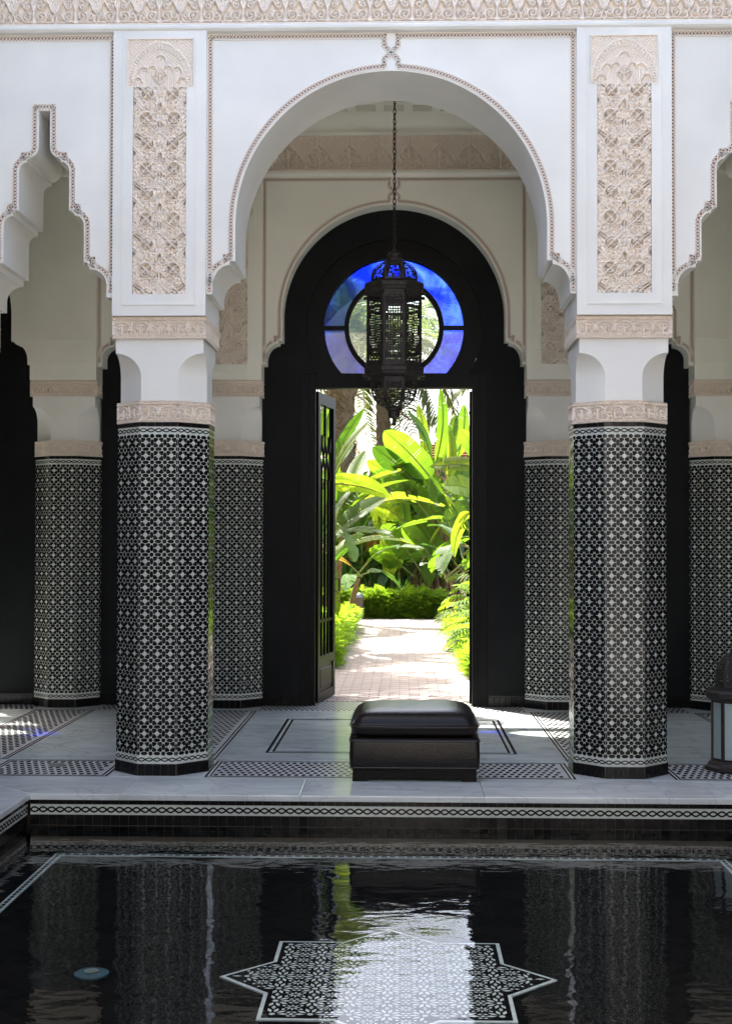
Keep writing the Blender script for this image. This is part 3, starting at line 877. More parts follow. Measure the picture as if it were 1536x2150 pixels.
# ------------------------------------------------------------------ black infill walls, doors, round windows
YI = YB+.26
DH, DZ = .738, 2.99              # half width and height of the door opening
WZ, WR = 3.565, .658             # centre and radius of the round window
def infill(cx, hw, zt, door, label):
    t = thing('infill_wall', label, 'wall', (cx, YI, 0), 'black infill walls of the rear arches')
    if door:
        key = [(.88, 0), (.88, 3.13)]
        a0 = math.degrees(math.asin((3.13-WZ)/.83))
        key += [(.83*math.cos(R(a0+(90-a0)*i/24)), WZ+.83*math.sin(R(a0+(90-a0)*i/24))) for i in range(25)]
        L_ = [(-x, z) for x, z in key]; poly = [(-hw, 0)]+L_+[(x, z) for x, z in reversed(key[:-1])]+[(hw, 0), (hw, zt), (-hw, zt)]
        MB().prism_y(poly, 0, .16).build('wall', M_['tadelakt'], t, 30)
        spans = ((-hw, -.885), (.885, hw))
    else:
        MB().prism_y([(-hw, 0), (hw, 0), (hw, zt), (-hw, zt)], 0, .16).build('wall', M_['tadelakt'], t)
        spans = ((-hw, hw),)
    for a, b in spans:
        MB().box(a, b, -.012, .01, .09, .104).build('skirting_cap', M_['zblack'], t)
        n = max(1, round((b-a)/.052)); w = (b-a)/n
        for i in range(n):
            link('skirting_tile', SKT, t, T(a+(i+.5)*w, -.006, 0) @ RZ(rnd.gauss(0, .01)))
    return t
SKT = MB().bevbox(-.025, .025, -.005, .005, .0005, .089, .0015).mesh('skirting_tile', M_['zblack'])
infill(0, 1.26, 4.8, True, 'black plastered wall around the open garden doorway')
infill(-SCB, .46, 4.6, False, 'black wall panel between the two left rear columns')
infill(SCB, .46, 4.6, False, 'black wall panel between the two right rear columns')
DXL = -BXB-.15
infill(DXL, 1.40, 4.8, True, 'black wall in the rear arch at the far left edge')
infill(BXB, 1.26, 4.8, True, 'black wall in the rear arch at the far right edge')

def ring_poly(r0, r1, a0, a1, n, cz=WZ, zmin=None):
    o = [(r1*math.cos(R(a0+(a1-a0)*i/n)), cz+r1*math.sin(R(a0+(a1-a0)*i/n))) for i in range(n+1)]
    q = [(r0*math.cos(R(a1+(a0-a1)*i/n)), cz+r0*math.sin(R(a1+(a0-a1)*i/n))) for i in range(n+1)]
    P = o+q
    if zmin is not None: P = [(x, max(z, zmin)) for x, z in P]
    return P
def door_set(cx, where, ang_l, ang_r, detailed):
    t = thing('door_frame', 'black painted door frame with lintel %s' % where, 'door frame', (cx, YI, 0))
    for s in (-1, 1):
        a, b = sorted((s*DH, s*.88))
        MB().box(a, b, .02, .15, 0, 3.13).build('jamb', M_['black_paint'], t)
        a, b = sorted((s*(DH+.055), s*.878))
        MB().box(a, b, .004, .02, 0, 3.128).build('architrave', M_['black_paint'], t)
    MB().box(-DH+.001, DH-.001, .02, .15, DZ, 3.098).build('lintel', M_['black_paint'], t)
    # round window
    w = thing('round_window', 'round blue stained glass window with clear centre %s' % where, 'window', (cx, YI, 0))
    zc = 3.125
    a0 = math.degrees(math.asin((zc-WZ)/WR)); a1 = math.degrees(math.asin((3.131-WZ)/.83))
    out = [(.829*math.cos(R(a1+(180-2*a1)*i/60)), WZ+.829*math.sin(R(a1+(180-2*a1)*i/60))) for i in range(61)]
    inn = [(WR*math.cos(R(180-a0-(180-2*a0)*i/60)), WZ+WR*math.sin(R(180-a0-(180-2*a0)*i/60))) for i in range(61)]
    mb = MB().prism_y(out+inn, .03, .14)
    mb.build('frame', M_['black_paint'], w, 40)
    mb = MB().box(-.7375, .7375, .028, .142, 3.099, 3.1295); mb.build('sill_rail', M_['black_paint'], w)
    mb = MB(); ri, ro = .425, .470
    mb.prism_y(ring_poly(ri, ro, -90, 90, 40), .045, .115); mb.prism_y(ring_poly(ri, ro, 90, 270, 40), .045, .115)
    mb.build('ring_muntin', M_['black_paint'], w, 40)
    for s in (-1, 1):
        a, b = sorted((s*.468, s*.662)); MB().box(a, b, .05, .11, WZ-.019, WZ+.019).build('crossbar', M_['black_paint'], w)
    MB().prism_y(ring_poly(.0, .428, 0, 359.9, 64)[:65], .078, .082).build('clear_pane', M_['clear'], w)
    MB().prism_y(ring_poly(.466, .665, 0, 180, 48), .078, .082).build('blue_pane', M_['blue'], w)
    def low(s):
        o = [(.664*math.cos(R(a)), WZ+.664*math.sin(R(a))) for a in np.linspace(0, a0, 16)]
        q = [(.466*math.cos(R(a)), WZ+.466*math.sin(R(a))) for a in np.linspace(-71, 0, 20)]
        P = list(reversed(o+q)); P = [(x, max(z, zc-.01)) for x, z in P]
        if s < 0: return [(-x, z) for x, z in reversed(P)]
        return P
    MB().prism_y(list(reversed(low(1))), .078, .082).build('blue_pane', M_['blue'], w)
    MB().prism_y(list(reversed(low(-1))), .078, .082).build('blue_pane', M_['blue'], w)
    # door leaves, hinged on the jambs and opened outwards
    for s, ang in ((-1, ang_l), (1, ang_r)):
        side = 'left' if s < 0 else 'right'
        l = thing('door_leaf', 'black lattice door leaf opened outwards, %s side %s' % (side, where), 'door', (cx+s*DH, YI+.13, 0))
        l.rotation_euler = (0, 0, R(ang) if s < 0 else PI-R(ang))
        W = .725; H = 2.97; th = .024
        mw = M_['door_wood']
        MB().box(0, .085, -th, th, .012, H).build('stile', mw, l); MB().box(W-.085, W, -th, th, .012, H).build('stile', mw, l)
        MB().box(.085, W-.085, -th, th, .012, .10).build('rail', mw, l); MB().box(.085, W-.085, -th, th, .36, .44).build('rail', mw, l)
        MB().box(.085, W-.085, -th, th, H-.11, H).build('rail', mw, l); MB().box(.085, W-.085, -.012, .012, .76, .785).build('glazing_bar', mw, l)
        p = MB().box(.085, W-.085, -.012, .012, .10, .36).build('bottom_panel', mw, l)
        MB().bevbox(.125, W-.125, -.020, .020, .14, .32, .006).build('raised_field', mw, p)
        n = 4
        for i in range(1, n):
            x = .085+(W-.17)*i/n
            MB().box(x-.011, x+.011, -.012, .012, .44, 2.15).build('glazing_bar', mw, l)
        # interlaced pointed head of the lattice
        for i in range(n):
            x0 = .085+(W-.17)*i/n; x1 = .085+(W-.17)*(i+1)/n
            mb = MB()
            for a, b, sg in ((x0, x1, 1), (x1, x0, -1)):
                pts = []
                for k in range(13):
                    f = k/12
                    pts.append((a+(b-a)*(f*f*(3-2*f))*1.0, 0, 2.15+.42*f))
                mb.tube(pts, .010, 4)
            mb.build('glazing_bar', mw, l)
        for i in range(n):
            x = .085+(W-.17)*i/n+(W-.17)/n*.5
        for x in (.085+(W-.17)*.5,):
            MB().box(x-.012, x+.012, -.012, .012, 2.57, H-.11).build('glazing_bar', mw, l)
        if s < 0:
            h = MB().tube([(W-.045, -th-.004, 1.05), (W-.045, -th-.05, 1.05), (W-.045, -th-.05, 1.17), (W-.045, -th-.004, 1.17)], .008, 8).build('handle', M_['bronze'], l, 40)
door_set(0, 'of the central garden doorway', 80, 112, True)
door_set(DXL, 'in the far left rear arch', 168, 168, False)
door_set(BXB, 'in the far right rear arch', 168, 168, False)

# ------------------------------------------------------------------ gallery ceiling, roof
ZC = 5.45
cl = MB().box(-9.2, 9.2, YF+.66, YB+.025, ZC+.09, ZC+.3).build('ceiling', M_['plaster_bounce']); cl['kind'] = 'structure'
# cove round the top of the gallery walls
for (y0, s, nm) in ((YB+.024, -1, 'cove'), (YF+.661, 1, 'cove')):
    prof = [(0, 5.335), (.02, 5.335), (.03, 5.36), (.075, 5.41), (.15, 5.445), (.17, ZC)]
    V = [(-9, y0+s*a, z) for a, z in prof]+[(9, y0+s*a, z) for a, z in prof]; n = len(prof)
    MB().add(V, [(i, i+n, i+1+n, i+1) for i in range(n-1)]).build(nm, M_['plaster_bounce'], cl, 40)
# ribs that leave square coffers
per = .255; cw = .175
ys = YB-.15
mb = MB(); xs = np.arange(-17.5*per, 17.6*per, per)
for y in np.arange(YF+.66+.16, YB-.1, per):
    pass
ny = int((YB-.15-(YF+.83))/per)
for j in range(ny+1):
    y1 = ys-j*per; y0 = y1-(per-cw)
    MB().box(-9, 9, y0, y1, ZC, ZC+.092).build('rib', M_['plaster_bounce'], cl)
mb = MB()
for x in xs:
    for j in range(ny):
        y1 = ys-j*per-(per-cw)
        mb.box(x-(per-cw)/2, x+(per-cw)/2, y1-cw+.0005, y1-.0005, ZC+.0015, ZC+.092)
mb.build('cross_rib', M_['plaster_bounce'], cl, kind='stuff')
MB().box(-9, 9, YF+.66, ys-ny*per-(per-cw), ZC+.001, ZC+.092).build('margin', M_['plaster_bounce'], cl)
MB().box(-9, 9, ys, YB+.025, ZC+.001, ZC+.092).build('margin', M_['plaster_bounce'], cl)
rf = MB().box(-9.4, 9.4, YF-.1, YB+.8, ZTOPW, ZTOPW+.25).build('roof_slab', M_['plaster']); rf['kind'] = 'structure'
for s in (-1, 1):
    o = MB().box(s*9.0-.1, s*9.0+.1, YF+.66, YB+.025, 0, 8.6).build('wall_gallery_end', M_['plaster']); o['kind'] = 'structure'

# ------------------------------------------------------------------ gallery floor
XE = 9.2
YE = 8.125                       # pool coping edge
XP = 2.19                        # half width of the pool
fl = MB().box(-XE, XE, YE+.3, YB+.70, -.30, -.02).build('floor', M_['grout']); fl['kind'] = 'structure'
def slab(x0, x1, y0, y1, name='marble_slab', m='marble', z=0.0, par=None, g=.0015):
    return MB().bevbox(x0+g, x1-g, y0+g, y1-g, -.022, z, .002).build(name, M_[m], par or fl)
def mosaic(x0, x1, y0, y1, border=True):
    """marble-white strip set with black tesserae"""
    b = MB().box(x0, x1, y0, y1, -.022, -.001).build('mosaic_band', M_['mosaic_white'], fl)
    mb = MB(); h = .0006
    def flat(poly): mb.add([(x, y, h) for x, y in poly], [tuple(range(len(poly)))])
    e = 0.0
    if border:
        for (d0, d1) in ((.012, .026), (.040, .052)):
            flat([(x0+d0, y0+d0), (x1-d0, y0+d0), (x1-d0, y0+d1), (x0+d0, y0+d1)]); flat([(x0+d0, y1-d1), (x1-d0, y1-d1), (x1-d0, y1-d0), (x0+d0, y1-d0)])
            flat([(x0+d0, y0+d1), (x0+d1, y0+d1), (x0+d1, y1-d1), (x0+d0, y1-d1)]); flat([(x1-d1, y0+d1), (x1-d0, y0+d1), (x1-d0, y1-d1), (x1-d1, y1-d1)])
        e = .064
    ax0, ax1, ay0, ay1 = x0+e, x1-e, y0+e, y1-e
    nx = max(1, round((ax1-ax0)/.048)); ny = max(1, round((ay1-ay0)/.080)); px = (ax1-ax0)/nx; py = (ay1-ay0)/ny
    for j in range(ny):
        for i in range(nx):
            sx = (j % 2)*.5
            cx = ax0+(i+.5*0+.25+sx*.999)*px; cyy = ay0+(j+.5)*py
            if cx+px*.36 > ax1: continue
            a, c = px*.34, py*.40
            # hound's-tooth: a hexagon with two little wings
            flat([(cx-a*.55, cyy-c), (cx+a*.25, cyy-c*.95), (cx+a, cyy-c*.2), (cx+a*.55, cyy+c), (cx-a*.25, cyy+c*.95), (cx-a, cyy+c*.2)])
    mb.build('tesserae', M_['mosaic_black'], b, kind='stuff')
    return b
def line(x0, x1, y0, y1):
    MB().box(x0, x1, y0, y1, -.02, .0012).build('inlay_line', M_['mosaic_black'], fl)
ya, yb_ = 8.73, 9.39             # threshold strip under the front arcade
yr0, yr1 = 12.17, YB+.60         # strip under the rear arcade
wx = 1.225; ox = 1.845
# threshold strips
mosaic(-wx, wx, ya, yb_); mosaic(-2.70, -ox, ya, yb_); mosaic(ox, 2.70, ya, yb_)
mosaic(-5.9, -3.28, ya, yb_); mosaic(3.28, 5.9, ya, yb_)
for a, b in ((-ox, -wx), (wx, ox), (-3.28, -2.70), (2.70, 3.28)):
    slab(a, b, ya, yb_, m='coping'); mosaic(a, b, yb_, yr0); slab(a, b, yr0, yr1, m='coping')
mosaic(-wx, wx, yr0, yr1, False); mosaic(-2.70, -ox, yr0, yr1, False); mosaic(ox, 2.70, yr0, yr1, False); mosaic(-5.9, -3.28, yr0, yr1, False); mosaic(3.28, 5.9, yr0, yr1, False)
# bay floors of grey marble
for (a, b, nx) in ((-wx, wx, 2), (-2.70, -ox, 1), (ox, 2.70, 1), (-5.9, -3.28, 3), (3.28, 5.9, 3)):
    for i in range(nx):
        for j in range(3):
            slab(a+(b-a)*i/nx, a+(b-a)*(i+1)/nx, yb_+(yr0-yb_)*j/3, yb_+(yr0-yb_)*(j+1)/3)
for s in (-1, 1):
    a, b = sorted((s*5.9, s*XE)); slab(a, b, ya, yr1)
for cx in (0, -BXB, BXB):
    for s in (-1, 1):
        line(cx+s*.905-.011, cx+s*.905+.011, 9.75, 11.6); line(cx+s*.862-.009, cx+s*.862+.009, 9.80, 11.55)
    for y0, y1 in ((9.75, 9.772), (11.578, 11.6)): line(cx-.893, cx+.893, y0, y1)
    for y0, y1 in ((9.80, 9.812), (11.54, 11.55)): line(cx-.852, cx+.852, y0, y1)
dr = thing('floor_drain', 'round metal drain set in the mosaic left of the front column', 'drain', (-2.29, 9.16, .001))
MB().lathe([(.070, 0), (.072, .003), (.064, .005), (.060, .003)], 32).build('rim', M_['drain'], dr, 40)
for i in range(5):
    y = -.04+.02*i; h = math.sqrt(.058**2-y*y)
    MB().box(-h, h, y-.005, y+.005, .003, .005).build('slot_bar', M_['drain'], dr)

# ------------------------------------------------------------------ pool
ZW, ZP = -.209, -.305
YN = 1.2                        # near end of the pool, behind the camera foot
pb = MB().box(-XP-.4, XP+.4, YN-.4, YE+.31, -.45, ZP-.01).build('pool', M_['pool_black']); pb['kind'] = 'structure'
CT = .036                        # coping thickness
def coping(poly):
    """poly (x,y) ccw"""
    n = len(poly); v = []; f = []
    cx = sum(p[0] for p in poly)/n; cy_ = sum(p[1] for p in poly)/n
    def ins(d): 
        out = []
        for i in range(n):
            a = Vector(poly[i-1]); b = Vector(poly[i]); c = Vector(poly[(i+1) % n])
            d0 = (b-a).normalized(); d1 = (c-b).normalized(); n0 = Vector((-d0.y, d0.x)); n1 = Vector((-d1.y, d1.x)); m = (n0+n1).normalized(); out.append(b+m*d/max(.3, m.dot(n0)))
        return out
    for z, d in ((-CT, .0015), (-CT+.004, .0008), (-.006, .0008), (-.0015, .002), (0, .006)):
        v += [(p.x, p.y, z) for p in ins(d)]
    for k in range(4):
        for i in range(n):
            j = (i+1) % n; f.append((k*n+i, k*n+j, k*n+n+j, k*n+n+i))
    f += [tuple(reversed(range(n))), tuple(range(4*n, 5*n))]
    MB().add(v, f).build('coping_slab', M_['coping'], pb)
W1 = YE+.002; Y2 = ya-.001
xj = [-XP, -1.64, -.54, .58, 1.69, XP]
CW = Y2-YE
for a, b in zip(xj[:-1], xj[1:]):
    p = [(a, YE), (b, YE), (b, Y2), (a, Y2)]
    if a == -XP: p[3] = (-XP-CW*1.0, Y2)
    if b == XP: p[2] = (XP+CW, Y2)
    coping(p)
for s in (-1, 1):
    ys_ = [YN, 2.6, 3.7, 4.8, 5.9, 7.0, YE]
    for a, b in zip(ys_[:-1], ys_[1:]):
        p = [(s*XP, a), (s*(XP+CW), a), (s*(XP+CW), b if b < YE else Y2), (s*XP, b)]
        if s < 0: p = list(reversed(p))
        coping(p)
    x0, x1 = sorted((s*(XP+CW+.002), s*9.2))
    o = MB().box(x0, x1, YN-4, Y2, -.2, -.004).build('court_paving', M_['court']); o['kind'] = 'structure'
o = MB().box(-9.2, 9.2, YN-8, YN, -.2, -.006).build('court_paving', M_['court']); o['kind'] = 'structure'
# pool wall faces: backing, tiles, chain band
def pool_wall(p0, p1, n, count):
    """p0->p1 along the wall, n = inward normal"""
    p0 = Vector(p0); p1 = Vector(p1); d = (p1-p0); L_ = d.length; d.normalize()
    org = np.array([(p0.x+p1.x)/2, (p0.y+p1.y)/2, 0]); u = (d.x, d.y, 0); nn = (n[0], n[1], 0)
    th = math.atan2(n[1], n[0])+PI/2
    back = MB(); V = np.array([(-L_/2, -.45, 0), (L_/2, -.45, 0), (L_/2, -CT-.001, 0), (-L_/2, -CT-.001, 0)]); V[:, 2] = -.012
    back.add(place(V, org, u, nn).tolist(), [(0, 1, 2, 3)]); back.build('wall_backing', M_['grout'], pb)
    w = MB(); V = np.array([(-L_/2, -.128, .0), (L_/2, -.128, 0), (L_/2, -.066, 0), (-L_/2, -.066, 0), (-L_/2, -.128, -.01), (L_/2, -.128, -.01), (L_/2, -.066, -.01), (-L_/2, -.066, -.01)]); V[:, 2] -= .004
    w.add(place(V, org, u, nn).tolist(), [(0, 1, 2, 3), (1, 0, 4, 5), (3, 2, 6, 7)]); w.build('chain_band', M_['zwhite'], pb)
    c = MB(); chain(c, L_, -.097, .0140, .052, org, u, nn, -.0028, .0108); c.build('chain_inlay', M_['zblack'], pb, kind='stuff')
    nt_ = int(L_/.0545); tw = L_/nt_
    rest = MB()
    rows = ((POOLT_A, -.0655), (POOLT_B, -.192))
    for i in range(nt_):
        x = -L_/2+(i+.5)*tw
        for tm, z in rows:
            P = np.array([(x, z, -.010)]); q = place(P, org, u, nn)[0]
            M = T(*q) @ RZ(th + rnd.gauss(0, .01))
            if i < count or True: link('wall_tile', tm, pb, M)
    for zr in (-.2585,):
        for i in range(nt_):
            x = -L_/2+(i+.5)*tw; q = place(np.array([(x, zr, -.010)]), org, u, nn)[0]
            rest.add([tuple(v.co) for v in POOLT_B.vertices], [tuple(p.vertices) for p in POOLT_B.polygons], T(*q) @ RZ(th))
    rest.build('submerged_tiles', M_['zblack'], pb, kind='stuff')
POOLT_A = MB().bevbox(-.0262, .0262, -.005, .005, 0, .028, .001).mesh('wall_tile', M_['zblack'])
POOLT_B = MB().bevbox(-.0262, .0262, -.005, .005, 0, .063, .001).mesh('wall_tile', M_['zblack'])
pool_wall((-XP, YE+.012), (XP, YE+.012), (0, -1), 300)
pool_wall((-XP-.012, 4.6), (-XP-.012, YE+.012), (1, 0), 300)
pool_wall((XP+.012, YE+.012), (XP+.012, 4.6), (-1, 0), 300)
# floor of the pool: dark tiles, pale border line, eight-pointed star
nt = M_['pool_black'].node_tree; N = nt.nodes; L = nt.links; b = N['Principled BSDF']
tc = N.new('ShaderNodeTexCoord'); mp = N.new('ShaderNodeMapping'); mp.inputs['Rotation'].default_value = (0, 0, R(45)); L.new(tc.outputs['Object'], mp.inputs[0])
bk = N.new('ShaderNodeTexBrick'); bk.inputs['Scale'].default_value = 6; bk.inputs['Color1'].default_value = (.004, .0045, .005, 1); bk.inputs['Color2'].default_value = (.008, .008, .008, 1)
bk.inputs['Mortar'].default_value = (.018, .013, .009, 1); bk.inputs['Mortar Size'].default_value = .012; bk.offset = 0; bk.inputs['Brick Width'].default_value = .4; bk.inputs['Row Height'].default_value = .4
L.new(mp.outputs[0], bk.inputs['Vector']); L.new(bk.outputs['Color'], b.inputs['Base Color'])
INS = .22
bx0, bx1, by0, by1 = -XP+INS, XP-INS, YN+.3, YE-INS
for (a, b_, c, d) in ((bx0, bx1, by1-.045, by1), (bx0, bx0+.045, by0, by1-.045), (bx1-.045, bx1, by0, by1-.045)):
    s_ = MB().box(a, b_, c, d, ZP-.02, ZP-.004).build('border_strip', M_['pool_white'], pb)
    mb = MB()
    if (b_-a) > (d-c):
        n = int((b_-a)/.05)
        for i in range(n):
            x = a+(i+.5)*(b_-a)/n; mb.box(x-.017, x+.017, c+.013, d-.013, ZP-.02, ZP-.0025)
    else:
        n = int((d-c)/.05)
        for i in range(n):
            y = c+(i+.5)*(d-c)/n; mb.box(a+.013, b_-.013, y-.017, y+.017, ZP-.02, ZP-.0025)
    mb.build('border_inlay', M_['pool_black'], s_, kind='stuff')
STX, STY, SA = .02, 5.71, .507
def star_pts(s): 
    P = []
    for k in range(8):
        a = k*PI/4
        P.append((STX+s*math.sqrt(2)*math.cos(a), STY+s*math.sqrt(2)*math.sin(a)))
        r = s/math.cos(PI/8)*1.0
        P.append((STX+s*1.0824*math.cos(a+PI/8), STY+s*1.0824*math.sin(a+PI/8)))
    return P
def flatpoly(mb, P, z): mb.add([(x, y, z) for x, y in P], [tuple(range(len(P)))])
mb = MB(); P = star_pts(SA); n = len(P)
mb.add([(x, y, ZP-.004) for x, y in P]+[(x, y, ZP-.02) for x, y in P], [tuple(range(n))]+[((i+1) % n, i, n+i, n+(i+1) % n) for i in range(n)])
st = mb.build('star_mosaic', M_['pool_white'], pb)
def in_star(x, y, s):
    x -= STX; y -= STY
    return max(abs(x), abs(y)) < s or max(abs(x+y), abs(x-y))/math.sqrt(2) < s
# dark field inside the pale edge, pale rosettes on it
zz = ZP-.0028
mb = MB(); flatpoly(mb, star_pts(SA-.017), zz); fd = mb.build('star_field', M_['pool_black'], st)
mb = MB(); q = .150; zz = ZP-.0014
for i in range(-5, 6):
    for j in range(-5, 6):
        cx, cy_ = STX+i*q, STY+j*q
        def put(P):
            if all(in_star(x, y, SA-.024) for x, y in P): flatpoly(mb, P, zz)
        def kite(ox_, oy_, a, r0, r1, r2, w):
            put([(ox_+r0*math.cos(a), oy_+r0*math.sin(a)), (ox_+r1*math.cos(a-w), oy_+r1*math.sin(a-w)), (ox_+r2*math.cos(a), oy_+r2*math.sin(a)), (ox_+r1*math.cos(a+w), oy_+r1*math.sin(a+w))])
        put([(cx+(.015 if k % 2 else .009)*math.cos(k*PI/10), cy_+(.015 if k % 2 else .009)*math.sin(k*PI/10)) for k in range(20)])
        for k in range(10):
            kite(cx, cy_, k*PI/5, .020, .044, .066, .20)
            kite(cx, cy_, k*PI/5+PI/10, .056, .068, .078, .10)
        for k in range(8): kite(cx+q/2, cy_+q/2, k*PI/4, .006, .018, .034, .26)
        for dx, dy in ((q/2, 0), (0, q/2)):
            put([(cx+dx-.010, cy_+dy), (cx+dx, cy_+dy-.010), (cx+dx+.010, cy_+dy), (cx+dx, cy_+dy+.010)])
mb.build('star_tesserae', M_['pool_white'], st, kind='stuff')
pd = MB().lathe([(.072, 0), (.074, .008), (.066, .012), (.020, .014), (.001, .014)], 32).build('pool_drain', M_['pool_drain'], None, 40)
pd.location = (-1.25, 5.73, ZP-.01); tag(pd, 'pale round drain cover on the dark pool floor', 'drain')
MB().lathe([(.030, .014), (.032, .018), (.028, .018)], 24).build('cap', M_['drain'], pd)
wt = MB().add([(-XP-.005, YN, ZW), (XP+.005, YN, ZW), (XP+.005, YE+.008, ZW), (-XP-.005, YE+.008, ZW)], [(0, 1, 2, 3)]).build('water', M_['water']); wt['kind'] = 'structure'

# ------------------------------------------------------------------ the other three sides of the courtyard (behind and beside the camera)
def court_side(name, L_, M, hw=.95, pm='court_wall', ht=6.0):
    pts = [(-L_/2, 0)]
    n = int(L_/2.9); w = L_/n
    for i in range(n):
        c = -L_/2+(i+.5)*w
        pts += [(c-hw, 0), (c-hw, 2.0)]+[(c-hw*math.cos(R(a)), 2.0+hw*math.sin(R(a))) for a in range(10, 180, 10)]+[(c+hw, 2.0), (c+hw, 0)]
    pts += [(L_/2, 0), (L_/2, ht), (-L_/2, ht)]
    o = MB().prism_y(pts, 0, .6).build(name, M_[pm], None, 30, M=M); o['kind'] = 'structure'
    b = MB().box(-L_/2, L_/2, 3.0, 3.1, 0, 5).build('gallery_back', M_['tadelakt'], o)
    MB().box(-L_/2, L_/2, .6, 3.0, 4.9, 5.0).build('gallery_ceiling', M_['court_wall'], o)
    MB().box(-L_/2, L_/2, -.1, 3.1, -.1, -.003).build('gallery_floor', M_['court'], o)
court_side('wall_opposite', 7.2, T(0, -3.2, 0) @ RZ(PI), .8, 'plaster')
court_side('wall_left', 11.94, T(-3.25, 2.78, 0) @ RZ(PI/2), 1.15)
court_side('wall_right', 11.94, T(3.25, 2.78, 0) @ RZ(-PI/2), 1.15)
# ------------------------------------------------------------------ hanging lantern
def pierced(mb, nu, nv, fn, hole, rnd_=None):
    """sheet of nu x nv cells mapped by fn(u,v); hole(i,j) gives the hole's share of a cell (0 = solid)"""
    for i in range(nu):
        for j in range(nv):
            u0, u1, v0, v1 = i/nu, (i+1)/nu, j/nv, (j+1)/nv
            h = hole(i, j)
            if h <= 0:
                mb.add([fn(u0, v0), fn(u1, v0), fn(u1, v1), fn(u0, v1)], [(0, 1, 2, 3)]); continue
            uc, vc = (u0+u1)/2, (v0+v1)/2; a, b = (u1-u0)/2, (v1-v0)/2
            O = [(u0, v0), (uc, v0), (u1, v0), (u1, vc), (u1, v1), (uc, v1), (u0, v1), (u0, vc)]
            I = [(uc+a*h*math.cos(R(225+45*k)), vc+b*h*math.sin(R(225+45*k))) for k in range(8)]
            mb.add([fn(*p) for p in O]+[fn(*p) for p in I], [(k, (k+1) % 8, 8+(k+1) % 8, 8+k) for k in range(8)])
def octp(a, th):
    """point of an octagon of apothem a at angle th"""
    f = (th+PI/8) % (PI/4)-PI/8
    r = a/math.cos(f); return r*math.cos(th), r*math.sin(th)
LX, LY = .012, 10.85
lt = thing('hanging_lantern', 'large pierced dark metal lantern hanging on a chain in the archway', 'lantern', (LX, LY, 0))
zb0, zb1, ap = 2.955, 3.57, .218
sd_ = 2*ap*math.tan(PI/8)
def face_map(k, a, w, z0, z1, inset=0.0):
    u, n = oct_face(k)
    return lambda s, v: (n[0]*a+u[0]*(s-.5)*w, n[1]*a+u[1]*(s-.5)*w, z0+(z1-z0)*v)
def panel_hole(i, j):
    nu, nv = 9, 30
    if i in (0, nu-1) or j in (0, 1, nv-1, nv-2): return 0
    if j in (6, nv-7) : return 0
    if j < 6 or j > nv-7: return .90 if (i+j) % 2 else .70
    # rosettes along two staggered columns
    best = 9
    for (ci, cj) in ((1.6, 11), (6.4, 11), (4, 14.6), (1.6, 18.2), (6.4, 18.2), (4, 8.2), (4, 21.2)):
        best = min(best, math.hypot(i-ci, (j-cj)*.9))
    return .82 if best < 2.2 else 0
pm = MB(); pierced(pm, 9, 30, face_map(0, 0, sd_, zb0, zb1), panel_hole)
pmesh = pm.mesh('pierced_panel', M_['bronze'])
for k in range(8):
    u, n = oct_face(k)
    link('pierced_panel', pmesh, lt, T(n[0]*ap, n[1]*ap, 0) @ RZ(k*PI/4))
    th = -PI/2+k*PI/4+PI/8; x, y = octp(ap, th)
    MB().tube([(x, y, zb0), (x, y, zb1)], .006, 6).build('corner_bar', M_['bronze'], lt)
def oct_rings(prof): return [octa(a, z) for a, z in prof]
MB().loft(oct_rings([(.222, 3.565), (.228, 3.575), (.228, 3.592), (.236, 3.598), (.240, 3.628), (.222, 3.640), (.198, 3.652), (.185, 3.656)])).build('upper_collar', M_['bronze'], lt)
MB().loft(oct_rings([(.185, 2.866), (.202, 2.872), (.216, 2.885), (.228, 2.895), (.228, 2.908), (.240, 2.914), (.240, 2.945), (.222, 2.958)])).build('lower_collar', M_['bronze'], lt)
for k in range(8):                                   # little stepped brackets on the lower collar
    th = -PI/2+k*PI/4+PI/8; x, y = math.cos(th), math.sin(th)
    for zc in (2.885, 3.545):
        MB().bevbox(.215, .272, -.010, .010, zc-.012, zc+.012, .002).build('bracket', M_['bronze'], lt, M=T(0, 0, 0) @ RZ(th))
def dome_map(k, prof):
    zs = [p[1] for p in prof]; rs = [p[0] for p in prof]
    def f(s, v):
        t = v*(len(prof)-1); i = min(int(t), len(prof)-2); q = t-i
        a = rs[i]*(1-q)+rs[i+1]*q; z = zs[i]*(1-q)+zs[i+1]*q
        u, n = oct_face(k); w = 2*a*math.tan(PI/8)
        return (n[0]*a+u[0]*(s-.5)*w, n[1]*a+u[1]*(s-.5)*w, z)
    return f
dprof = [(.186, 3.655), (.190, 3.69), (.183, 3.73), (.160, 3.77), (.122, 3.805), (.072, 3.830)]
bprof = [(.190, 2.868), (.194, 2.82), (.186, 2.76), (.160, 2.70), (.120, 2.655), (.066, 2.628)]
mb = MB()
for k in range(8): pierced(mb, 8, 12, dome_map(k, dprof), lambda i, j: .88 if 0 < i < 7 and 0 < j < 11 and (i*3+j*5) % 7 else 0)
mb.build('upper_dome', M_['bronze'], lt)
mb = MB()
for k in range(8): pierced(mb, 9, 15, dome_map(k, bprof), lambda i, j: .90 if 0 < i < 8 and 1 < j < 14 and (i*3+j*5) % 7 else 0)
mb.build('lower_bowl', M_['bronze'], lt)
MB().lathe([(.070, 3.822), (.070, 3.855), (.056, 3.862), (.060, 3.885), (.046, 3.905), (.020, 3.915), (.012, 3.93)], 20).build('top_cap', M_['bronze'], lt, 40)
MB().lathe([(.010, 2.485), (.018, 2.492), (.020, 2.505), (.012, 2.518), (.017, 2.528), (.012, 2.540), (.046, 2.556), (.052, 2.590), (.048, 2.605), (.068, 2.608), (.068, 2.632)], 20).build('finial', M_['bronze'], lt, 40)
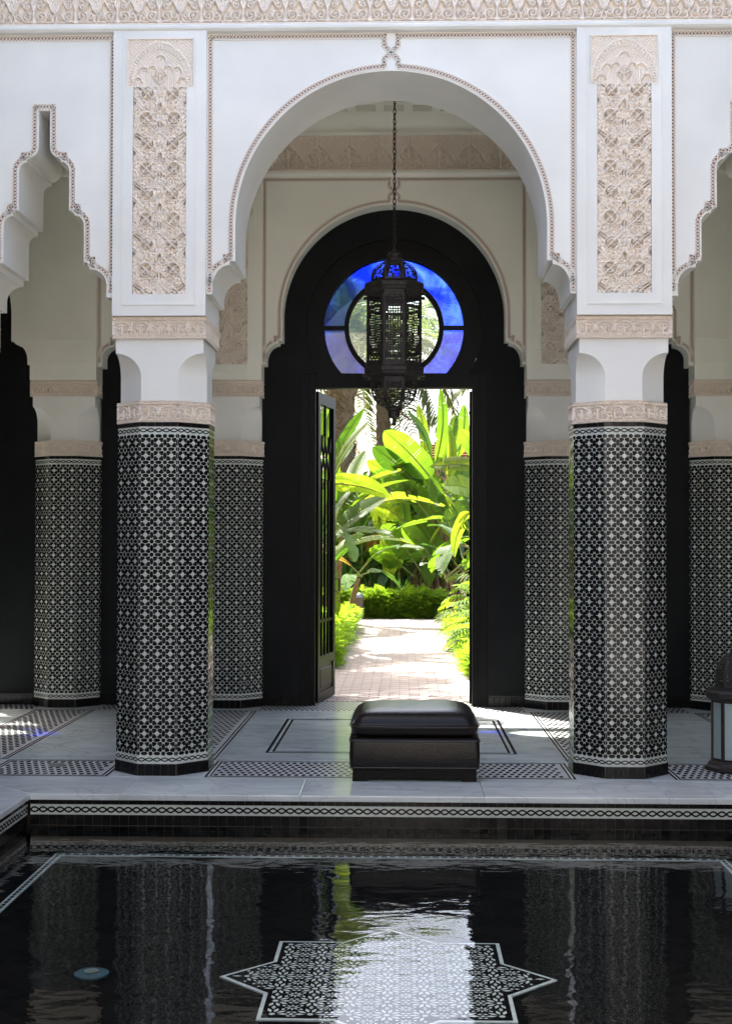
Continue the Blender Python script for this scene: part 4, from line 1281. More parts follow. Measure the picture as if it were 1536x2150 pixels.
lk = [(0, .0115*math.cos(a), .027*math.sin(a)+(.006 if math.sin(a) > 0 else -.006)*0) for a in [2*PI*i/14 for i in range(14)]]
lkm = MB().torus(lk, .0042, 5).mesh('link', M_['bronze'], 60)
ch = MB().lathe([(.006, 3.925), (.010, 3.935), (.006, 3.945)], 10).build('chain', M_['bronze'], lt)
z = 3.955; i = 0
while z < 5.44:
    link('link', lkm, ch, T(rnd.gauss(0, .0008), rnd.gauss(0, .0008), z) @ RZ((i % 2)*PI/2+.5+rnd.gauss(0, .15))); z += .041; i += 1
MB().lathe([(.012, 5.425), (.05, 5.435), (.055, 5.449)], 16).build('ceiling_rose', M_['bronze'], lt)

# ------------------------------------------------------------------ floor lantern
fx, fy = 2.335, 9.14
fn_ = thing('floor_lantern', 'dark metal floor lantern with frosted panes standing beside the right column', 'lantern', (fx, fy, 0), rz=PI/8)
br = M_['bronze']
def o8(prof): return [octa(a, z) for a, z in prof]
MB().loft(o8([(.185, .002), (.190, .012), (.190, .030), (.172, .042), (.166, .058), (.150, .066), (.145, .072)])).build('base', br, fn_)
fa = .138; fs = 2*fa*math.tan(PI/8)
for k in range(8):
    u, n = oct_face(k)
    MB().box(-fs/2+.010, fs/2-.010, -.002, .002, .085, .462).build('pane', M_['frost'], fn_, M=T(n[0]*fa, n[1]*fa, 0) @ RZ(k*PI/4))
    th = -PI/2+k*PI/4+PI/8; x, y = octp(fa, th)
    MB().bevbox(-.011, .011, -.011, .011, .070, .475, .002).build('post', br, fn_, M=T(x, y, 0) @ RZ(th))
MB().loft(o8([(.146, .462), (.150, .475), (.168, .482), (.182, .50), (.186, .53), (.176, .545), (.150, .556), (.125, .565)])).build('roof_collar', br, fn_)
dp = [(.122, .562), (.124, .62), (.118, .68), (.100, .735), (.068, .775), (.030, .80)]
mb = MB()
for k in range(8): pierced(mb, 7, 14, dome_map(k, dp), lambda i, j: .62 if 0 < i < 6 and 0 < j < 13 and (i*3+j*5) % 7 else 0)
mb.build('dome', br, fn_)
MB().lathe([(.032, .795), (.034, .81), (.018, .825), (.024, .845), (.010, .87), (.003, .90)], 14).build('finial', br, fn_, 40)

# ------------------------------------------------------------------ ottoman
OX, OY = .160, 9.0
ot = thing('ottoman', 'square dark brown leather ottoman with plump cushion at the pool edge', 'ottoman', (OX, OY, 0))
def rrect(hx, hy, r, z, n=7):
    P = []
    for cx, cy_, a0 in ((hx-r, -hy+r, -90), (hx-r, hy-r, 0), (-hx+r, hy-r, 90), (-hx+r, -hy+r, 180)):
        for i in range(n+1):
            a = R(a0+90*i/n); P.append((cx+r*math.cos(a), cy_+r*math.sin(a), z))
    return P
hx, hy = .417, .408
rg = [rrect(hx-.035, hy-.035, .03, .078), rrect(hx-.008, hy-.008, .03, .082), rrect(hx, hy, .03, .095), rrect(hx+.003, hy+.003, .03, .17), rrect(hx, hy, .03, .245), rrect(hx-.003, hy-.003, .03, .262), rrect(hx-.014, hy-.014, .03, .276), rrect(hx-.05, hy-.05, .03, .286), rrect(.2, .2, .03, .290)]
bo = MB().loft(rg).build('base', M_['leather'], ot, 60)
MB().torus(rrect(hx+.001, hy+.001, .03, .262), .0045, 6).build('piping', M_['leather_seam'], bo, 60)
MB().torus(rrect(hx-.002, hy-.002, .03, .092), .004, 6).build('piping', M_['leather_seam'], bo, 60)
# plinth with cut-out feet
px_ = .398
pl = [(-px_, 0), (-px_+.09, 0), (-px_+.115, .022), (px_-.115, .022), (px_-.09, 0), (px_, 0), (px_, .080), (-px_, .080)]
MB().prism_y(pl, -hy+.03, -hy+.055).build('plinth', M_['black_paint'], ot)
MB().prism_y(pl, hy-.055, hy-.03).build('plinth', M_['black_paint'], ot)
for s in (-1, 1): MB().box(s*(px_-.012)-.011, s*(px_-.012)+.011, -hy+.056, hy-.056, .022, .080).build('plinth', M_['black_paint'], ot)
# cushion: soft pillow profile with a gentle sag towards the edges
def cushion():
    N_ = 44; prof = [(.045, .288), (.018, .292), (.004, .306), (0, .322), (-.004, .338), (-.006, .350), (-.004, .366), (.004, .388), (.020, .410), (.045, .428), (.08, .440), (.13, .448), (.19, .453), (.26, .456), (.34, .457)]
    rings = []
    for d, z in prof:
        a, b = .410-d, .402-d; r = max(.02, .075-d*.1) if d < .1 else max(.02, .09)
        r = min(r, a-.001, b-.001)
        ring = rrect(a, b, r, z, 9)
        out = []
        for x, y, zz in ring:
            c = (abs(x)/.41)**4*(abs(y)/.40)**4
            w = .0028*math.sin(9*x+3*y)+.002*math.sin(23*x-11*y+z*40)
            out.append((x*(1-.010*c), y*(1-.010*c), zz - (.030*c if zz > .36 else -.004*c) + w*(1 if zz > .30 else 0)))
        rings.append(out)
    return MB().loft(rings)
cu = cushion().build('cushion', M_['leather'], ot, 179)
MB().torus([(x*1.0, y*1.0, .352+.002*math.sin(7*x+5*y)) for x, y, z in rrect(.4165, .4085, .072, 0, 9)], .0045, 6).build('piping', M_['leather_seam'], cu, 60)
# ------------------------------------------------------------------ garden beyond the door
g0 = MB().add([(-250, -250, -.5), (250, -250, -.5), (250, 12.9, -.5), (-250, 12.9, -.5)], [(0, 1, 2, 3)]).build('ground', M_['court']); g0['kind'] = 'structure'
g1 = MB().add([(-250, 12.88, -.035), (250, 12.88, -.035), (250, 300, -.035), (-250, 300, -.035)], [(0, 1, 2, 3)]).build('garden_ground', M_['soil']); g1['kind'] = 'structure'
CAMROT = cam.rotation_euler.to_matrix()
def at(px, py, Y):
    """world point seen at photograph pixel (px,py) on the plane y = Y"""
    d = CAMROT @ Vector(((px-768)/F_PX, (1075-py)/F_PX, -1.0))
    return CAM + d*((Y-CAM.y)/d.y)
rg_ = random.Random(11)
# path of small pavers
PX0, PX1, PYE = -1.06, .98, 26.6
pt = MB().box(PX0-.02, PX1+.02, 12.89, PYE, -.05, -.006).build('path', M_['joint']); pt['kind'] = 'structure'
MB().box(-14, 14, PYE-1.3, PYE+.001, -.055, -.0065).build('path_bed', M_['joint'], pt)
pv = MB().bevbox(-.1, .1, -.05, .05, -.012, 0, .003).mesh('paver', M_['paver'])
cnt = 0; rest = MB(); bv = [tuple(v.co) for v in pv.vertices]; bf = [tuple(p.vertices) for p in pv.polygons]
y = 12.955; row = 0
while y < PYE-.06:
    x0 = PX0+(0 if row % 2 else .1)
    x = x0+.1
    while x < PX1-.08:
        M = T(x, y, rg_.gauss(0, .0008)) @ RZ(rg_.gauss(0, .006)) @ Matrix.Diagonal((.985, .97, 1, 1))
        if cnt < 300: link('paver', pv, pt, M); cnt += 1
        else: rest.add(bv, bf, M)
        x += .203
    y += .103; row += 1
rest.build('far_pavers', M_['paver'], pt, kind='stuff')
side = MB()
for xs_ in (-1, 1):
    y = PYE-1.25
    while y < PYE-.05:
        x = (PX1 if xs_ > 0 else PX0-9)+.1
        while x < (PX1+9 if xs_ > 0 else PX0): side.add(bv, bf, T(x, y, 0)); x += .203
        y += .103
side.build('cross_path_pavers', M_['paver'], pt, kind='stuff')

# --- leaf shapes, all along +x with length 1 and the blade in the xy plane
def banana_leaf(seed, droop, fold, tear, width=.30):
    r = random.Random(seed); mb = MB(); n = 26
    def mid(t): return Vector((t*(1-.06*droop), .02*math.sin(3*t+seed), -droop*t*t*.55+.06*math.sin(PI*t)))
    ang = {}
    for sgn in (-1, 1):
        off = 0; lag = 0
        for i in range(n):
            t0, t1 = i/n, (i+1)/n
            if r.random() < tear: off = r.uniform(-.35, .12); lag = r.uniform(-.02, .04)
            gap = .004 if r.random() < tear else 0
            def wd(t): return width*.5*min(1, (t/.16)**.6 if t > 0 else 0)*max(0, (1-max(0, (t-.55)/.45)**2.1))**.75+.002
            rows = []
            for t in (t0, t1-gap):
                p = mid(t); w = wd(t); pts = []
                for k in range(4):
                    q = k/3
                    a = fold+off*q
                    pts.append((p.x+lag*q+w*q*.14, p.y+sgn*w*q*math.cos(a*.9), p.z+w*q*math.sin(fold)*(1-q*.55)+w*q*q*off*.8))
                rows.append(pts)
            V = rows[0]+rows[1]
            F = [(k, k+1, 5+k, 4+k) if sgn < 0 else (k+4, k+5, k+1, k) for k in range(3)]
            mb.add(V, F)
    return mb
def leaf_set(mname):
    out = []
    for s, (dr, fo, te, w) in enumerate(((.25, .35, .13, .30), (.55, .30, .22, .30), (.8, .25, .32, .32), (.15, .55, .07, .24), (1.1, .2, .4, .30))):
        out.append(banana_leaf(s+3, dr, fo, te, w).mesh('leaf', M_[mname], 179))
    return out
LEAF = {k: leaf_set(k) for k in ('banana', 'banana2', 'banana3', 'oldleaf', 'strap_b')}
def rib_mesh(droop):
    pts = [(-.35+.35*i/4, 0, -.05*(1-i/4)) for i in range(4)]+[(t/10*(1-.06*droop), 0, -droop*(t/10)**2*.55+.06*math.sin(PI*t/10)-.004) for t in range(0, 11)]
    return MB().tube(pts, [.016]*5+[.013-.001*i for i in range(10)], 5).mesh('midrib', M_['petiole'], 60)
RIB = [rib_mesh(d) for d in (.25, .55, .8, .15, 1.1)]
def leaf_at(plant, base, tip, wide, kind='banana', shp=0, roll=0.0):
    """one leaf with its midrib, from base to tip (world), part of plant"""
    base = Vector(base); tip = Vector(tip); X = tip-base; L_ = X.length; X.normalize()
    up = Vector((0, 0, 1)) if abs(X.z) < .93 else Vector((-.4, -.9, 0)).normalized()
    Y_ = up.cross(X).normalized(); Z_ = X.cross(Y_)
    Mr = Matrix((X, Y_, Z_)).transposed().to_4x4()
    M = Matrix.Translation(base-plant.location) @ Mr @ Matrix.Rotation(roll, 4, 'X') @ Matrix.Diagonal((L_, wide, L_, 1))
    # undo the baked droop so that the tip lands where asked
    dr = (.25, .55, .8, .15, 1.1)[shp]*.55
    M = M @ Matrix.Rotation(-math.atan(dr)*.85, 4, 'Y')
    o = link('leaf', LEAF[kind][shp], plant, M)
    link('midrib', RIB[shp], o, Matrix.Diagonal((1, min(1.0, L_/wide), 1, 1)))
    return o
def stem(plant, x, y, h, lean, r=.10, m='stem'):
    pts = []; rs = []
    for i in range(9):
        t = i/8; pts.append((x+lean[0]*t*t, y+lean[1]*t*t, -.03+h*t)); rs.append(r*(1-.55*t)*(1+.08*math.sin(i*2.3)))
    MB().tube(pts, rs, 10).build('stem', M_[m], plant, 60)
    return Vector(pts[-1])
def banana_plant(x, y, h, nl, label, seed, llen=1.9, kinds=('banana', 'banana2', 'banana3'), stems=2, spread=1.0, keys=()):
    r = random.Random(seed)
    p = thing('banana_plant', label, 'plant', (x, y, -.03), 'banana plants in the garden')
    tops = []
    for s in range(stems):
        sx, sy = r.uniform(-.28, .28)*(s > 0), r.uniform(-.25, .25)*(s > 0)
        tops.append(stem(p, sx, sy, h*r.uniform(.48, .62), (r.uniform(-.2, .2), r.uniform(-.15, .15)), r.uniform(.06, .10)))
    for i in range(nl):
        c = tops[i % stems]
        az = 2*PI*(i*.382+r.uniform(-.06, .06)); el = r.uniform(.15, 1.35)
        L_ = llen*r.uniform(.7, 1.1)
        pet = .45*L_*r.uniform(.7, 1.1)
        d = Vector((math.cos(az)*math.cos(el), math.sin(az)*math.cos(el), math.sin(el)))
        b = p.location+c+d*pet*.7*spread
        e2 = el-r.uniform(.1, .75)
        d2 = Vector((math.cos(az)*math.cos(e2), math.sin(az)*math.cos(e2), math.sin(e2)))
        sh = 3 if el > 1.1 else r.choice((0, 1, 1, 2, 4))
        leaf_at(p, b, b+d2*L_, L_*r.uniform(.85, 1.1), r.choice(kinds), sh, r.uniform(-.5, .5))
    for (p0, p1, Y0, Y1, wpx, kind, sh, roll) in keys:
        a = at(p0[0], p0[1], Y0); b = at(p1[0], p1[1], Y1)
        leaf_at(p, a, b, wpx*(Y0+Y1)/2/F_PX/.30, kind, sh, roll)
    return p

# --- fronds, straps, ferns
def frond_mesh(seed, n=44, ll=.30, droop=.6, w=.012, mname='palm', hang=.5):
    r = random.Random(seed); mb = MB()
    def mid(t): return Vector((t, 0, .10*math.sin(PI*t*.8)-droop*t**2.2))
    mb.tube([mid(i/10) for i in range(11)], [.010-.0008*i for i in range(11)], 4)
    for i in range(n):
        t = .10+.9*i/n
        l = ll*(math.sin(PI*min(1, t*.92+.10))**.6)*r.uniform(.85, 1.1)
        p = mid(t); d = (mid(min(1, t+.02))-mid(t-.02)).normalized()
        for s in (-1, 1):
            out = (d*r.uniform(.55, .8)+Vector((0, s, 0))*.9+Vector((0, 0, r.uniform(-.1, .35)))).normalized()
            q1 = p+out*l*.55; q2 = p+out*l+Vector((0, 0, -hang*l*r.uniform(.3, 1)))
            nrm = out.cross(Vector((0, 0, 1))).normalized()*w
            mb.add([tuple(p-nrm*.6), tuple(p+nrm*.6), tuple(q1+nrm), tuple(q1-nrm), tuple(q2)], [(0, 1, 2, 3), (3, 2, 4)])
    return mb.mesh('frond', M_[mname], None)
FROND = [frond_mesh(i, droop=d, hang=.5) for i, d in enumerate((.35, .6, .9))]
DEAD = [frond_mesh(20+i, 26, .26, 1.0, .014, 'palm_dead', .9) for i in range(2)]
def palm(x, y, h, r0, label, seed, nf=22, fl=2.8, skirt=0, up=(-.5, 1.3)):
    r = random.Random(seed)
    p = thing('palm_tree', label, 'palm', (x, y, -.03), 'palms in the garden')
    mb = MB(); rings = []; n = 14
    for i in range(int(h/.11)+1):
        z = i*.11; a = r0*(1+.10*(i % 2)+.25*max(0, 1-z/.6))*(1 if z < h*.8 else 1.15)
        rings.append([(a*math.cos(2*PI*k/n+i*.2)*(1+.05*math.sin(k*5+i)), a*math.sin(2*PI*k/n+i*.2)*(1+.05*math.sin(k*5+i)), z) for k in range(n)])
    mb.loft(rings).build('trunk', M_['trunk'], p)
    for i in range(nf):
        az = i*2.39996+r.uniform(-.2, .2); el = up[0]+(up[1]-up[0])*(i+.5)/nf
        L_ = fl*r.uniform(.85, 1.1)
        M = T(0, 0, h) @ RZ(az) @ Matrix.Rotation(-el, 4, 'Y') @ T(r0*.5, 0, 0) @ Matrix.Rotation(r.uniform(-.5, .5), 4, 'X') @ Matrix.Diagonal((L_, L_, L_, 1))
        link('frond', FROND[r.randrange(3)], p, M)
    for i in range(skirt):
        az = i*2.39996; el = r.uniform(-1.45, -.9); L_ = fl*r.uniform(.3, .55)
        M = T(0, 0, h-r.uniform(.0, 2.6 if skirt > 20 else .5)) @ RZ(az) @ Matrix.Rotation(-el, 4, 'Y') @ T(r0*.8, 0, 0) @ Matrix.Diagonal((L_, L_, L_, 1))
        link('dead_frond', DEAD[i % 2], p, M)
    return p
def strap_plant(x, y, h, n, label, seed, m='strap', wid=.05, cat='plant'):
    r = random.Random(seed)
    p = thing('strap_leaf_plant', label, cat, (x, y, -.03), 'strap-leaved plants')
    for i in range(n):
        az = i*2.39996; el = r.uniform(.35, 1.5); L_ = h*r.uniform(.7, 1.05); mb = MB(); V = []; F = []
        for k in range(7):
            t = k/6; w = wid*(.35+.65*math.sin(PI*min(1, .15+.8*t)))*(1 if t < .99 else .05)
            rr = math.cos(el)*L_*t; zz = math.sin(el)*L_*t-.28*L_*t*t*math.cos(el)
            V += [(rr, -w, zz), (rr, 0, zz-w*.35), (rr, w, zz)]
            if k: F += [(3*k-3, 3*k-2, 3*k+1, 3*k), (3*k-2, 3*k-1, 3*k+2, 3*k+1)]
        mb.add(V, F, RZ(az)).build('leaf', M_[m], p)
    return p
def fern_mound(name, label, cat, x0, x1, y0, y1, h, n, seed, m='fern', size=.16, group=None):
    """dense mound of feathery sprays with an uneven top"""
    r = random.Random(seed)
    cx, cy_ = (x0+x1)/2, (y0+y1)/2
    p = thing(name, label, cat, (cx, cy_, -.03), group)
    mb = MB(); 
    for i in range(n):
        a = r.uniform(0, 2*PI); q = r.random()**.5
        u, v = r.uniform(-1, 1), r.uniform(-1, 1)
        k = max(0, 1-abs(u)**5)*max(0, 1-abs(v)**4)
        top = h*(.55+.45*k**.5)*(1+.18*math.sin(u*7+v*3)+.12*math.sin(u*17+5))
        s = r.random()
        if s < .5: P = Vector((u*(x1-x0)/2, v*(y1-y0)/2, top*r.uniform(.75, 1.0)))
        else: P = Vector((u*(x1-x0)/2, -(y1-y0)/2*r.uniform(.75, 1.05), top*r.random()**.8))
        if s > .85: P = Vector(((1 if r.random() < .5 else -1)*(x1-x0)/2*r.uniform(.8, 1.05), v*(y1-y0)/2, top*r.random()))
        D = Vector((u*.8+r.gauss(0, .5), -abs(r.gauss(.3, .5)), r.uniform(-.2, 1.1))).normalized()
        L_ = size*r.uniform(.6, 1.5)
        side = D.cross(Vector((r.gauss(0, .3), r.gauss(0, .3), 1))).normalized(); nrm = side.cross(D)
        for j in range(5):
            t = j/5; b = P+D*L_*t+Vector((0, 0, -.35*L_*t*t))
            for sg in (-1, 1):
                tipv = b+side*sg*L_*.42*(1-t*.7)+D*L_*.30+nrm*r.gauss(0, .04)*L_
                mb.add([tuple(b), tuple(b+D*L_*.16), tuple(tipv)], [(0, 1, 2)])
    mb.build('foliage', M_[m], p)
    core = MB().loft([[((x1-x0)/2*.86*k*math.cos(a), (y1-y0)/2*.80*k*math.sin(a), h*zf) for a in [2*PI*i/16 for i in range(16)]] for k, zf in ((.95, 0), (1, .3), (.9, .55), (.5, .72))])
    core.build('inner_twigs', M_['strap'], p)
    return p
def lobed_mesh(seed, mname, n=8):
    """deeply cut philodendron leaf"""
    r = random.Random(seed); mb = MB()
    for i in range(n+1):
        t = i/n
        for s in (-1, 1):
            p = Vector((t*.8, 0, .06*math.sin(PI*t)-.22*t*t))
            l = .46*math.sin(PI*(.18+.70*t))**.8*r.uniform(.9, 1.1)
            a = R(98-66*t)
            d = Vector((math.cos(a), s*math.sin(a), -.12-.25*t)); d.normalize()
            nrm = Vector((-d.y, d.x, 0)).normalized(); w = .036
            q1 = p+d*l*.6; q2 = p+d*l+Vector((0, 0, -.05))
            rf_ = Vector((0, 0, .012))
            mb.add([tuple(p-nrm*w*1.1), tuple(p+nrm*w*1.1), tuple(q1+nrm*w*1.05), tuple(q1-nrm*w*1.05), tuple(q2+nrm*w*.4), tuple(q2-nrm*w*.4), tuple(p+rf_), tuple(q1+rf_)], [(0, 6, 7, 3), (6, 1, 2, 7), (3, 7, 5), (7, 2, 4), (7, 4, 5)])
    mb.tube([(t/8*.86, 0, .06*math.sin(PI*t/8)-.22*(t/8)**2) for t in range(9)], .008, 5)
    return mb.mesh('leaf', M_[mname], None)
def philodendron(x, y, h, n, label, seed, llen=.62):
    r = random.Random(seed)
    p = thing('philodendron', label, 'plant', (x, y, -.03), 'cut-leaf plants')
    ms = [lobed_mesh(i, m) for i, m in enumerate(('fern2', 'fern2', 'banana', 'banana3'))]
    for i in range(n):
        az = i*2.39996; el = r.uniform(.15, 1.25); q = r.uniform(.35, 1.0)
        d = Vector((math.cos(az)*math.cos(el), math.sin(az)*math.cos(el), math.sin(el)))
        b = Vector((0, 0, .1))+Vector((d.x*h*.75, d.y*h*.75, d.z*h))*q
        MB().tube([(0, 0, 0), tuple(b*.5+Vector((0, 0, .08))), tuple(b)], .008, 5).build('stalk', M_['petiole'], p)
        L_ = llen*r.uniform(.7, 1.15)
        M = T(*b) @ RZ(az+r.uniform(-.3, .3)) @ Matrix.Rotation(-(el-r.uniform(.6, 1.1)), 4, 'Y') @ Matrix.Rotation(r.uniform(-.4, .4), 4, 'X') @ Matrix.Diagonal((L_, L_, L_, 1))
        link('leaf', ms[r.randrange(4)], p, M)
    return p
def shrub(x, y, rx, ry, h, n, label, seed, m, size):
    r = random.Random(seed)
    p = thing('shrub', label, 'shrub', (x, y, -.03), 'background shrubs')
    mb = MB()
    for i in range(n):
        a = r.uniform(0, 2*PI); b = math.acos(r.uniform(-.6, 1)); q = r.uniform(.55, 1.0)**.5*(1+.2*math.sin(3*a+2*b)+.15*math.sin(7*a))
        P = Vector((rx*q*math.sin(b)*math.cos(a), ry*q*math.sin(b)*math.sin(a), h*.5+h*.5*q*math.cos(b)))
        D = Vector((r.gauss(0, 1), r.gauss(0, 1), r.gauss(-.1, .7))).normalized(); S = D.cross(Vector((r.gauss(0, 1), r.gauss(0, 1), r.gauss(0, 1)))).normalized()
        L_ = size*r.uniform(.6, 1.3)
        mb.add([tuple(P), tuple(P+D*L_*.45+S*L_*.2), tuple(P+D*L_), tuple(P+D*L_*.45-S*L_*.2)], [(0, 1, 2, 3)])
    mb.build('foliage', M_[m], p)
    for i in range(4): MB().tube([(0, 0, 0), (rx*.3*math.cos(i*1.6), ry*.3*math.sin(i*1.6), h*.4), (rx*.6*math.cos(i*1.6), ry*.6*math.sin(i*1.6), h*.75)], [.05, .03, .01], 6).build('branch', M_['trunk'], p)
    return p

B, B2, B3, OLD = 'banana', 'banana2', 'banana3', 'oldleaf'
def xat(px, Y): return at(px, 1135, Y).x
# big-leaved clump at the left of the path
banana_plant(xat(655, 19), 19.0, 2.6, 7, 'near banana plant left of the path with long yellow-green leaves over it', 41, 1.5, keys=(
    ((690, 1050), (770, 888), 19, 18.6, 62, B3, 3, .9), ((683, 1010), (762, 858), 19.4, 19.2, 34, B2, 3, -.7),
    ((684, 1015), (822, 1042), 18.5, 18.0, 48, B3, 0, -1.0), ((692, 1135), (812, 1040), 18.8, 18.6, 56, B, 0, .8),
    ((678, 1090), (742, 1165), 18.2, 17.6, 62, B, 2, -.6), ((690, 1160), (706, 1290), 17.5, 17.2, 34, B3, 1, .5), ((668, 960), (700, 840), 19.5, 19.5, 40, B, 3, .3), ((700, 1095), (775, 1010), 19.4, 19.3, 44, B2, 0, .8), ((690, 1000), (742, 930), 20.0, 20.0, 44, B, 3, 1.0), ((695, 1180), (760, 1120), 19.0, 18.7, 46, B, 1, .7)))
# tall clump straight ahead
banana_plant(xat(915, 29.4), 29.4, 4.2, 9, 'tall banana clump right of centre with upright leaves against the sky', 42, 1.7, stems=4, keys=(
    ((913, 975), (926, 816), 28, 28, 44, B, 3, 1.2), ((905, 960), (856, 862), 27.6, 27.4, 38, B2, 3, -.9), ((930, 975), (958, 872), 28.2, 28.4, 34, B, 3, .7),
    ((905, 1005), (806, 902), 27.4, 27.0, 66, B, 0, .9), ((885, 1030), (782, 935), 27.8, 27.2, 54, B2, 0, .8), ((940, 1000), (992, 905), 28.4, 28.8, 36, B2, 3, -.4),
    ((880, 1060), (790, 985), 27.2, 26.8, 40, B2, 1, .6), ((915, 1090), (850, 1010), 27.3, 27.0, 46, B, 1, .9), ((935, 1100), (905, 1000), 27.0, 26.8, 44, B, 3, .6),
    ((900, 1150), (965, 1070), 27.0, 26.7, 34, B3, 3, .2), ((870, 1180), (800, 1100), 27.4, 26.9, 46, B, 1, .7), ((850, 1030), (770, 965), 28.0, 27.8, 44, B, 0, .9), ((860, 1000), (820, 900), 28.6, 28.6, 40, B2, 3, .9), ((955, 1050), (985, 960), 28.2, 28.4, 46, B, 3, .8), ((840, 1090), (765, 1045), 27.8, 27.4, 46, B3, 1, .8), ((930, 1180), (870, 1080), 27.2, 27.0, 50, B, 0, 1.0), ((960, 1130), (925, 1035), 27.0, 26.8, 46, B3, 0, 1.1), ((845, 1190), (775, 1150), 27.8, 27.4, 44, B, 1, .8), ((890, 960), (878, 850), 28.6, 28.6, 34, B3, 3, 1.0), ((960, 960), (975, 850), 29.0, 29.0, 38, B, 3, .9), ((940, 1010), (945, 900), 27.6, 27.6, 40, B3, 3, 1.2), ((850, 1120), (835, 1010), 28.2, 28.2, 44, B, 3, 1.0), ((800, 1130), (780, 1020), 28.6, 28.6, 44, B3, 3, .9), ((760, 1150), (752, 1050), 28.8, 28.8, 44, B, 3, 1.0), ((820, 1210), (800, 1130), 28.0, 27.8, 40, B3, 0, .9), ((900, 1230), (885, 1130), 27.4, 27.4, 44, B, 3, .9), ((905, 1170), (845, 1095), 27.0, 26.6, 40, B, 0, 1.0)))
banana_plant(xat(868, 30.6), 30.6, 3.4, 9, 'banana plant in the middle of the garden behind the fern hedge', 43, 1.6, stems=3)
banana_plant(xat(800, 30.5), 30.5, 3.2, 9, 'banana plant below the slender palm trunk', 44, 1.6, stems=2)
banana_plant(xat(745, 30.0), 30.0, 3.2, 9, 'banana plant at the left of the garden behind the bollard', 45, 1.6, stems=2)
banana_plant(xat(1000, 23.5), 23.5, 2.9, 8, 'banana plant at the right door jamb with pale split leaves', 46, 1.5, stems=2, keys=(
    ((1010, 985), (905, 976), 23, 22.8, 36, B3, 1, -1.1), ((1000, 1040), (935, 1015), 22.6, 22.2, 60, B3, 2, -.9), ((1005, 1080), (932, 1090), 22.4, 22.0, 62, B, 2, -1.0),
    ((985, 1075), (950, 1170), 22.0, 21.7, 62, B3, 0, 1.2), ((1012, 1150), (972, 1195), 22, 21.8, 46, B, 1, .9), ((1000, 960), (965, 900), 23.4, 23.4, 40, B, 0, .9)))
banana_plant(xat(955, 31.5), 31.5, 3.6, 9, 'banana plant behind the tall clump under the tiled roof', 47, 1.7, stems=2)
banana_plant(xat(690, 25.0), 25.0, 3.0, 8, 'banana plant behind the open door leaf', 48, 1.5, stems=2)
strap_plant(xat(726, 29.3), 29.3, 2.0, 60, 'dark spiky strap-leaved plant left of the bollard', 51, wid=.05)
for i, (px, Y, h_, lab) in enumerate(((735, 29.3, 1.9, 'young banana plant low behind the bollard'), (790, 29.2, 1.7, 'young banana plant low behind the left half of the hedge'), (838, 28.9, 1.8, 'young banana plant low behind the middle of the hedge'), (880, 28.9, 1.6, 'young banana plant at the foot of the tall clump'), (965, 25.8, 1.7, 'young banana plant between hedge and right door jamb'), (712, 22.5, 1.6, 'young banana plant low beside the left path border'), (760, 31.5, 2.6, 'half-grown banana plant below the stout palm'), (905, 30.4, 2.4, 'half-grown banana plant behind the tall clump'))):
    banana_plant(xat(px, Y), Y, h_, 9, lab, 140+i, h_*.62, ('banana2', 'banana', 'banana2', 'banana3', 'oldleaf') if i % 2 else ('banana2', 'banana', 'strap_b'), 2)
strap_plant(xat(790, 28.6), 28.6, 1.3, 40, 'green strap-leaved plant behind the fern hedge', 52, 'banana2', .035)
strap_plant(xat(836, 28.4), 28.4, 1.1, 34, 'low strap-leaved plant right of the hedge middle', 53, 'strap', .04)
fern_mound('fern_hedge', 'round clipped mound of feathery fern at the end of the path', 'hedge', xat(763, 27.6), xat(926, 27.6), 26.62, 27.6, .50, 7500, 61, 'fern2', size=.13)
fern_mound('fern_hedge', 'feathery fern bank behind the bollard at the path end', 'hedge', xat(640, 27.5), xat(748, 27.5), 26.7, 28.2, .50, 4000, 62, 'fern2', size=.13)
fern_mound('fern_border', 'bright feathery fern border along the left edge of the path', 'plant', -2.3, -.74, 16.3, 24.0, .44, 9000, 63, 'fern2', .14)
fern_mound('fern_border', 'low bright fern border along the right edge of the path', 'plant', PX1-.14, 2.2, 15.2, 24.0, .34, 7000, 64, 'fern2', .13)
philodendron(1.36, 19.0, .85, 60, 'bright cut-leaf plant arching over the right edge of the path', 71, .40)
philodendron(1.50, 22.0, 1.0, 44, 'second cut-leaf plant behind the first at the right of the path', 72, .42)
philodendron(1.14, 17.0, .50, 26, 'small cut-leaf plant nearest the right door jamb', 73, .34)
# bollard light
bo_ = thing('bollard', 'short bronze bollard light with domed cap beside the fern hedge', 'bollard', (xat(755, 26.45), 26.45, -.012))
MB().lathe([(.095, 0), (.098, .02), (.080, .03), (.076, .42), (.080, .43)], 20).build('post', M_['bollard'], bo_, 40)
MB().lathe([(.086, .43), (.088, .45), (.078, .48), (.055, .51), (.02, .53), (.002, .532)], 20).build('cap', M_['bollard_cap'], bo_, 40)
# palms
palm(xat(804, 38), 38.0, 7.0, .20, 'slender palm trunk rising behind the banana plants under the lantern', 81, 30, 2.7, 6, (-.7, .9))
palm(xat(716, 32), 32.0, 6.3, .30, 'stout palm with hanging dry thatch at the left of the doorway', 82, 18, 2.4, 110, (.0, 1.35))
palm(-3.9, 18.9, 5.4, .20, 'palm left of the path whose fronds shade the paving', 83, 24, 2.8, 4)
palm(-3.5, 15.7, 4.9, .17, 'young palm just outside the wall at the left of the doorway', 87, 22, 2.5, 0, (-.3, 1.2))
palm(-5.2, 30.5, 5.6, .20, 'palm further left that shades the far end of the path', 84, 18, 2.8, 4)
palm(4.4, 40.0, 6.6, .22, 'palm seen through the right half of the round window', 85, 28, 3.0, 6, (-.7, .8))
palm(-5.6, 40.0, 7.4, .22, 'palm seen through the left half of the round window', 86, 28, 3.2, 6, (-.7, .8))
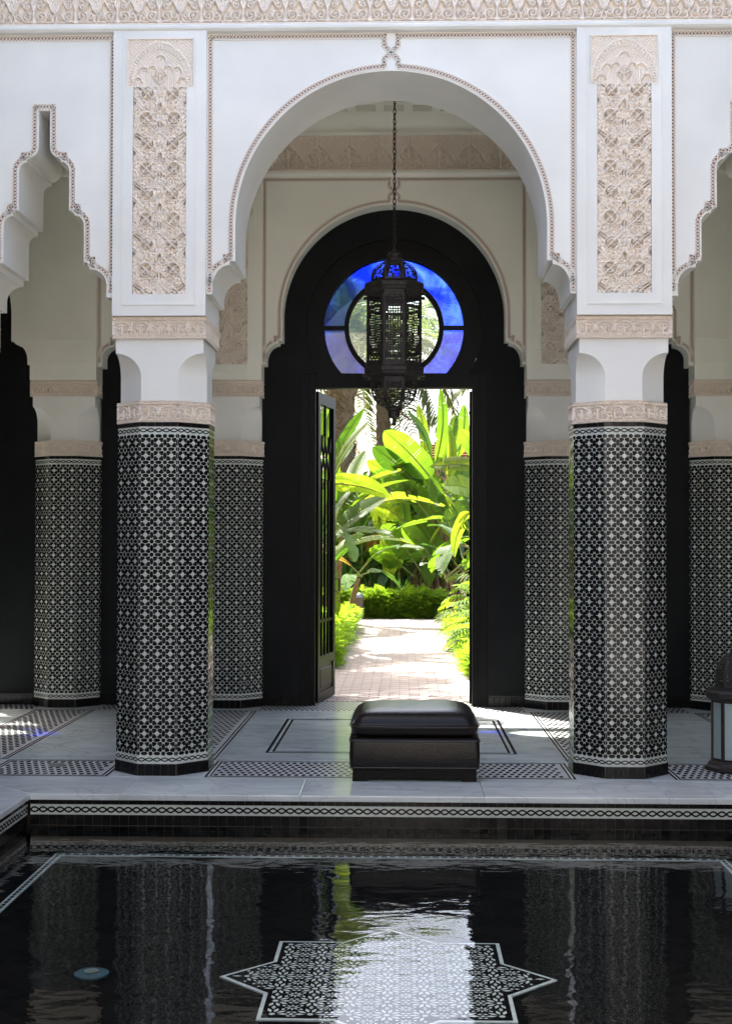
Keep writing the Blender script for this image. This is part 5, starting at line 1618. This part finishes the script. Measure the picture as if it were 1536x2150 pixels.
for i, (px, Y, rx, h, m, lab) in enumerate(((725, 33.5, 1.5, 2.6, 'banana', 'bright leafy shrub behind the bollard'), (835, 32.8, 1.6, 2.4, 'banana', 'bright leafy shrub behind the hedge and young bananas'), (950, 33.0, 1.5, 2.8, 'banana', 'bright leafy shrub behind the tall banana clump'), (700, 36, 2.6, 3.2, 'banana2', 'dark green shrub behind the palms at the left'), (840, 36, 2.2, 2.9, 'strap', 'dark shrub behind the banana clump in the middle'), (985, 37, 2.6, 3.1, 'banana2', 'dark green shrub at the right below the roof'), (560, 34, 3.0, 3.4, 'strap', 'wide dark shrub beyond the left door jamb'), (1120, 34, 3.0, 3.4, 'strap', 'wide dark shrub beyond the right door jamb'), (60, 24, 3.4, 3.2, 'banana2', 'leafy shrub outside the far left rear doorway'), (1640, 24, 3.4, 3.2, 'banana2', 'leafy shrub outside the far right rear doorway'))):
    shrub(xat(px, Y), Y, rx, 1.6, h, 3800, lab, 90+i, m, .34 if rx > 2 else .26)
# house with a tiled roof far behind
hs = thing('garden_house', 'ochre house with red tiled roof far behind the garden at the right', 'house', (xat(1030, 47), 47.0, -.25))
MB().box(-2.2, 9, 0, 6, 0, 4.75).build('wall', M_['ochre'], hs)
rfm = MB().add([(-2.6, -.5, 4.6), (9.4, -.5, 4.6), (9.4, 3, 6.1), (-1.2, 3, 6.1), (-2.6, 6.5, 4.6), (9.4, 6.5, 4.6)], [(0, 1, 2, 3), (4, 3, 2, 5), (0, 3, 4)]).build('roof', M_['terracotta'], hs)
rt = MB()
for i in range(14):
    t = (i+.3)/14; xl = -2.6+1.4*t
    rt.add([(xl, -.5+3.5*t, 4.6+1.5*t+.02), (9.4, -.5+3.5*t, 4.6+1.5*t+.02), (9.4, -.5+3.5*t-.02, 4.6+1.5*t+.085), (xl, -.5+3.5*t-.02, 4.6+1.5*t+.085), (xl, -.5+3.5*(t+.07), 4.6+1.5*(t+.07)+.012), (9.4, -.5+3.5*(t+.07), 4.6+1.5*(t+.07)+.012)], [(0, 1, 2, 3), (3, 2, 5, 4)])
rt.build('roof_tile_rows', M_['terracotta'], rfm, kind='stuff')
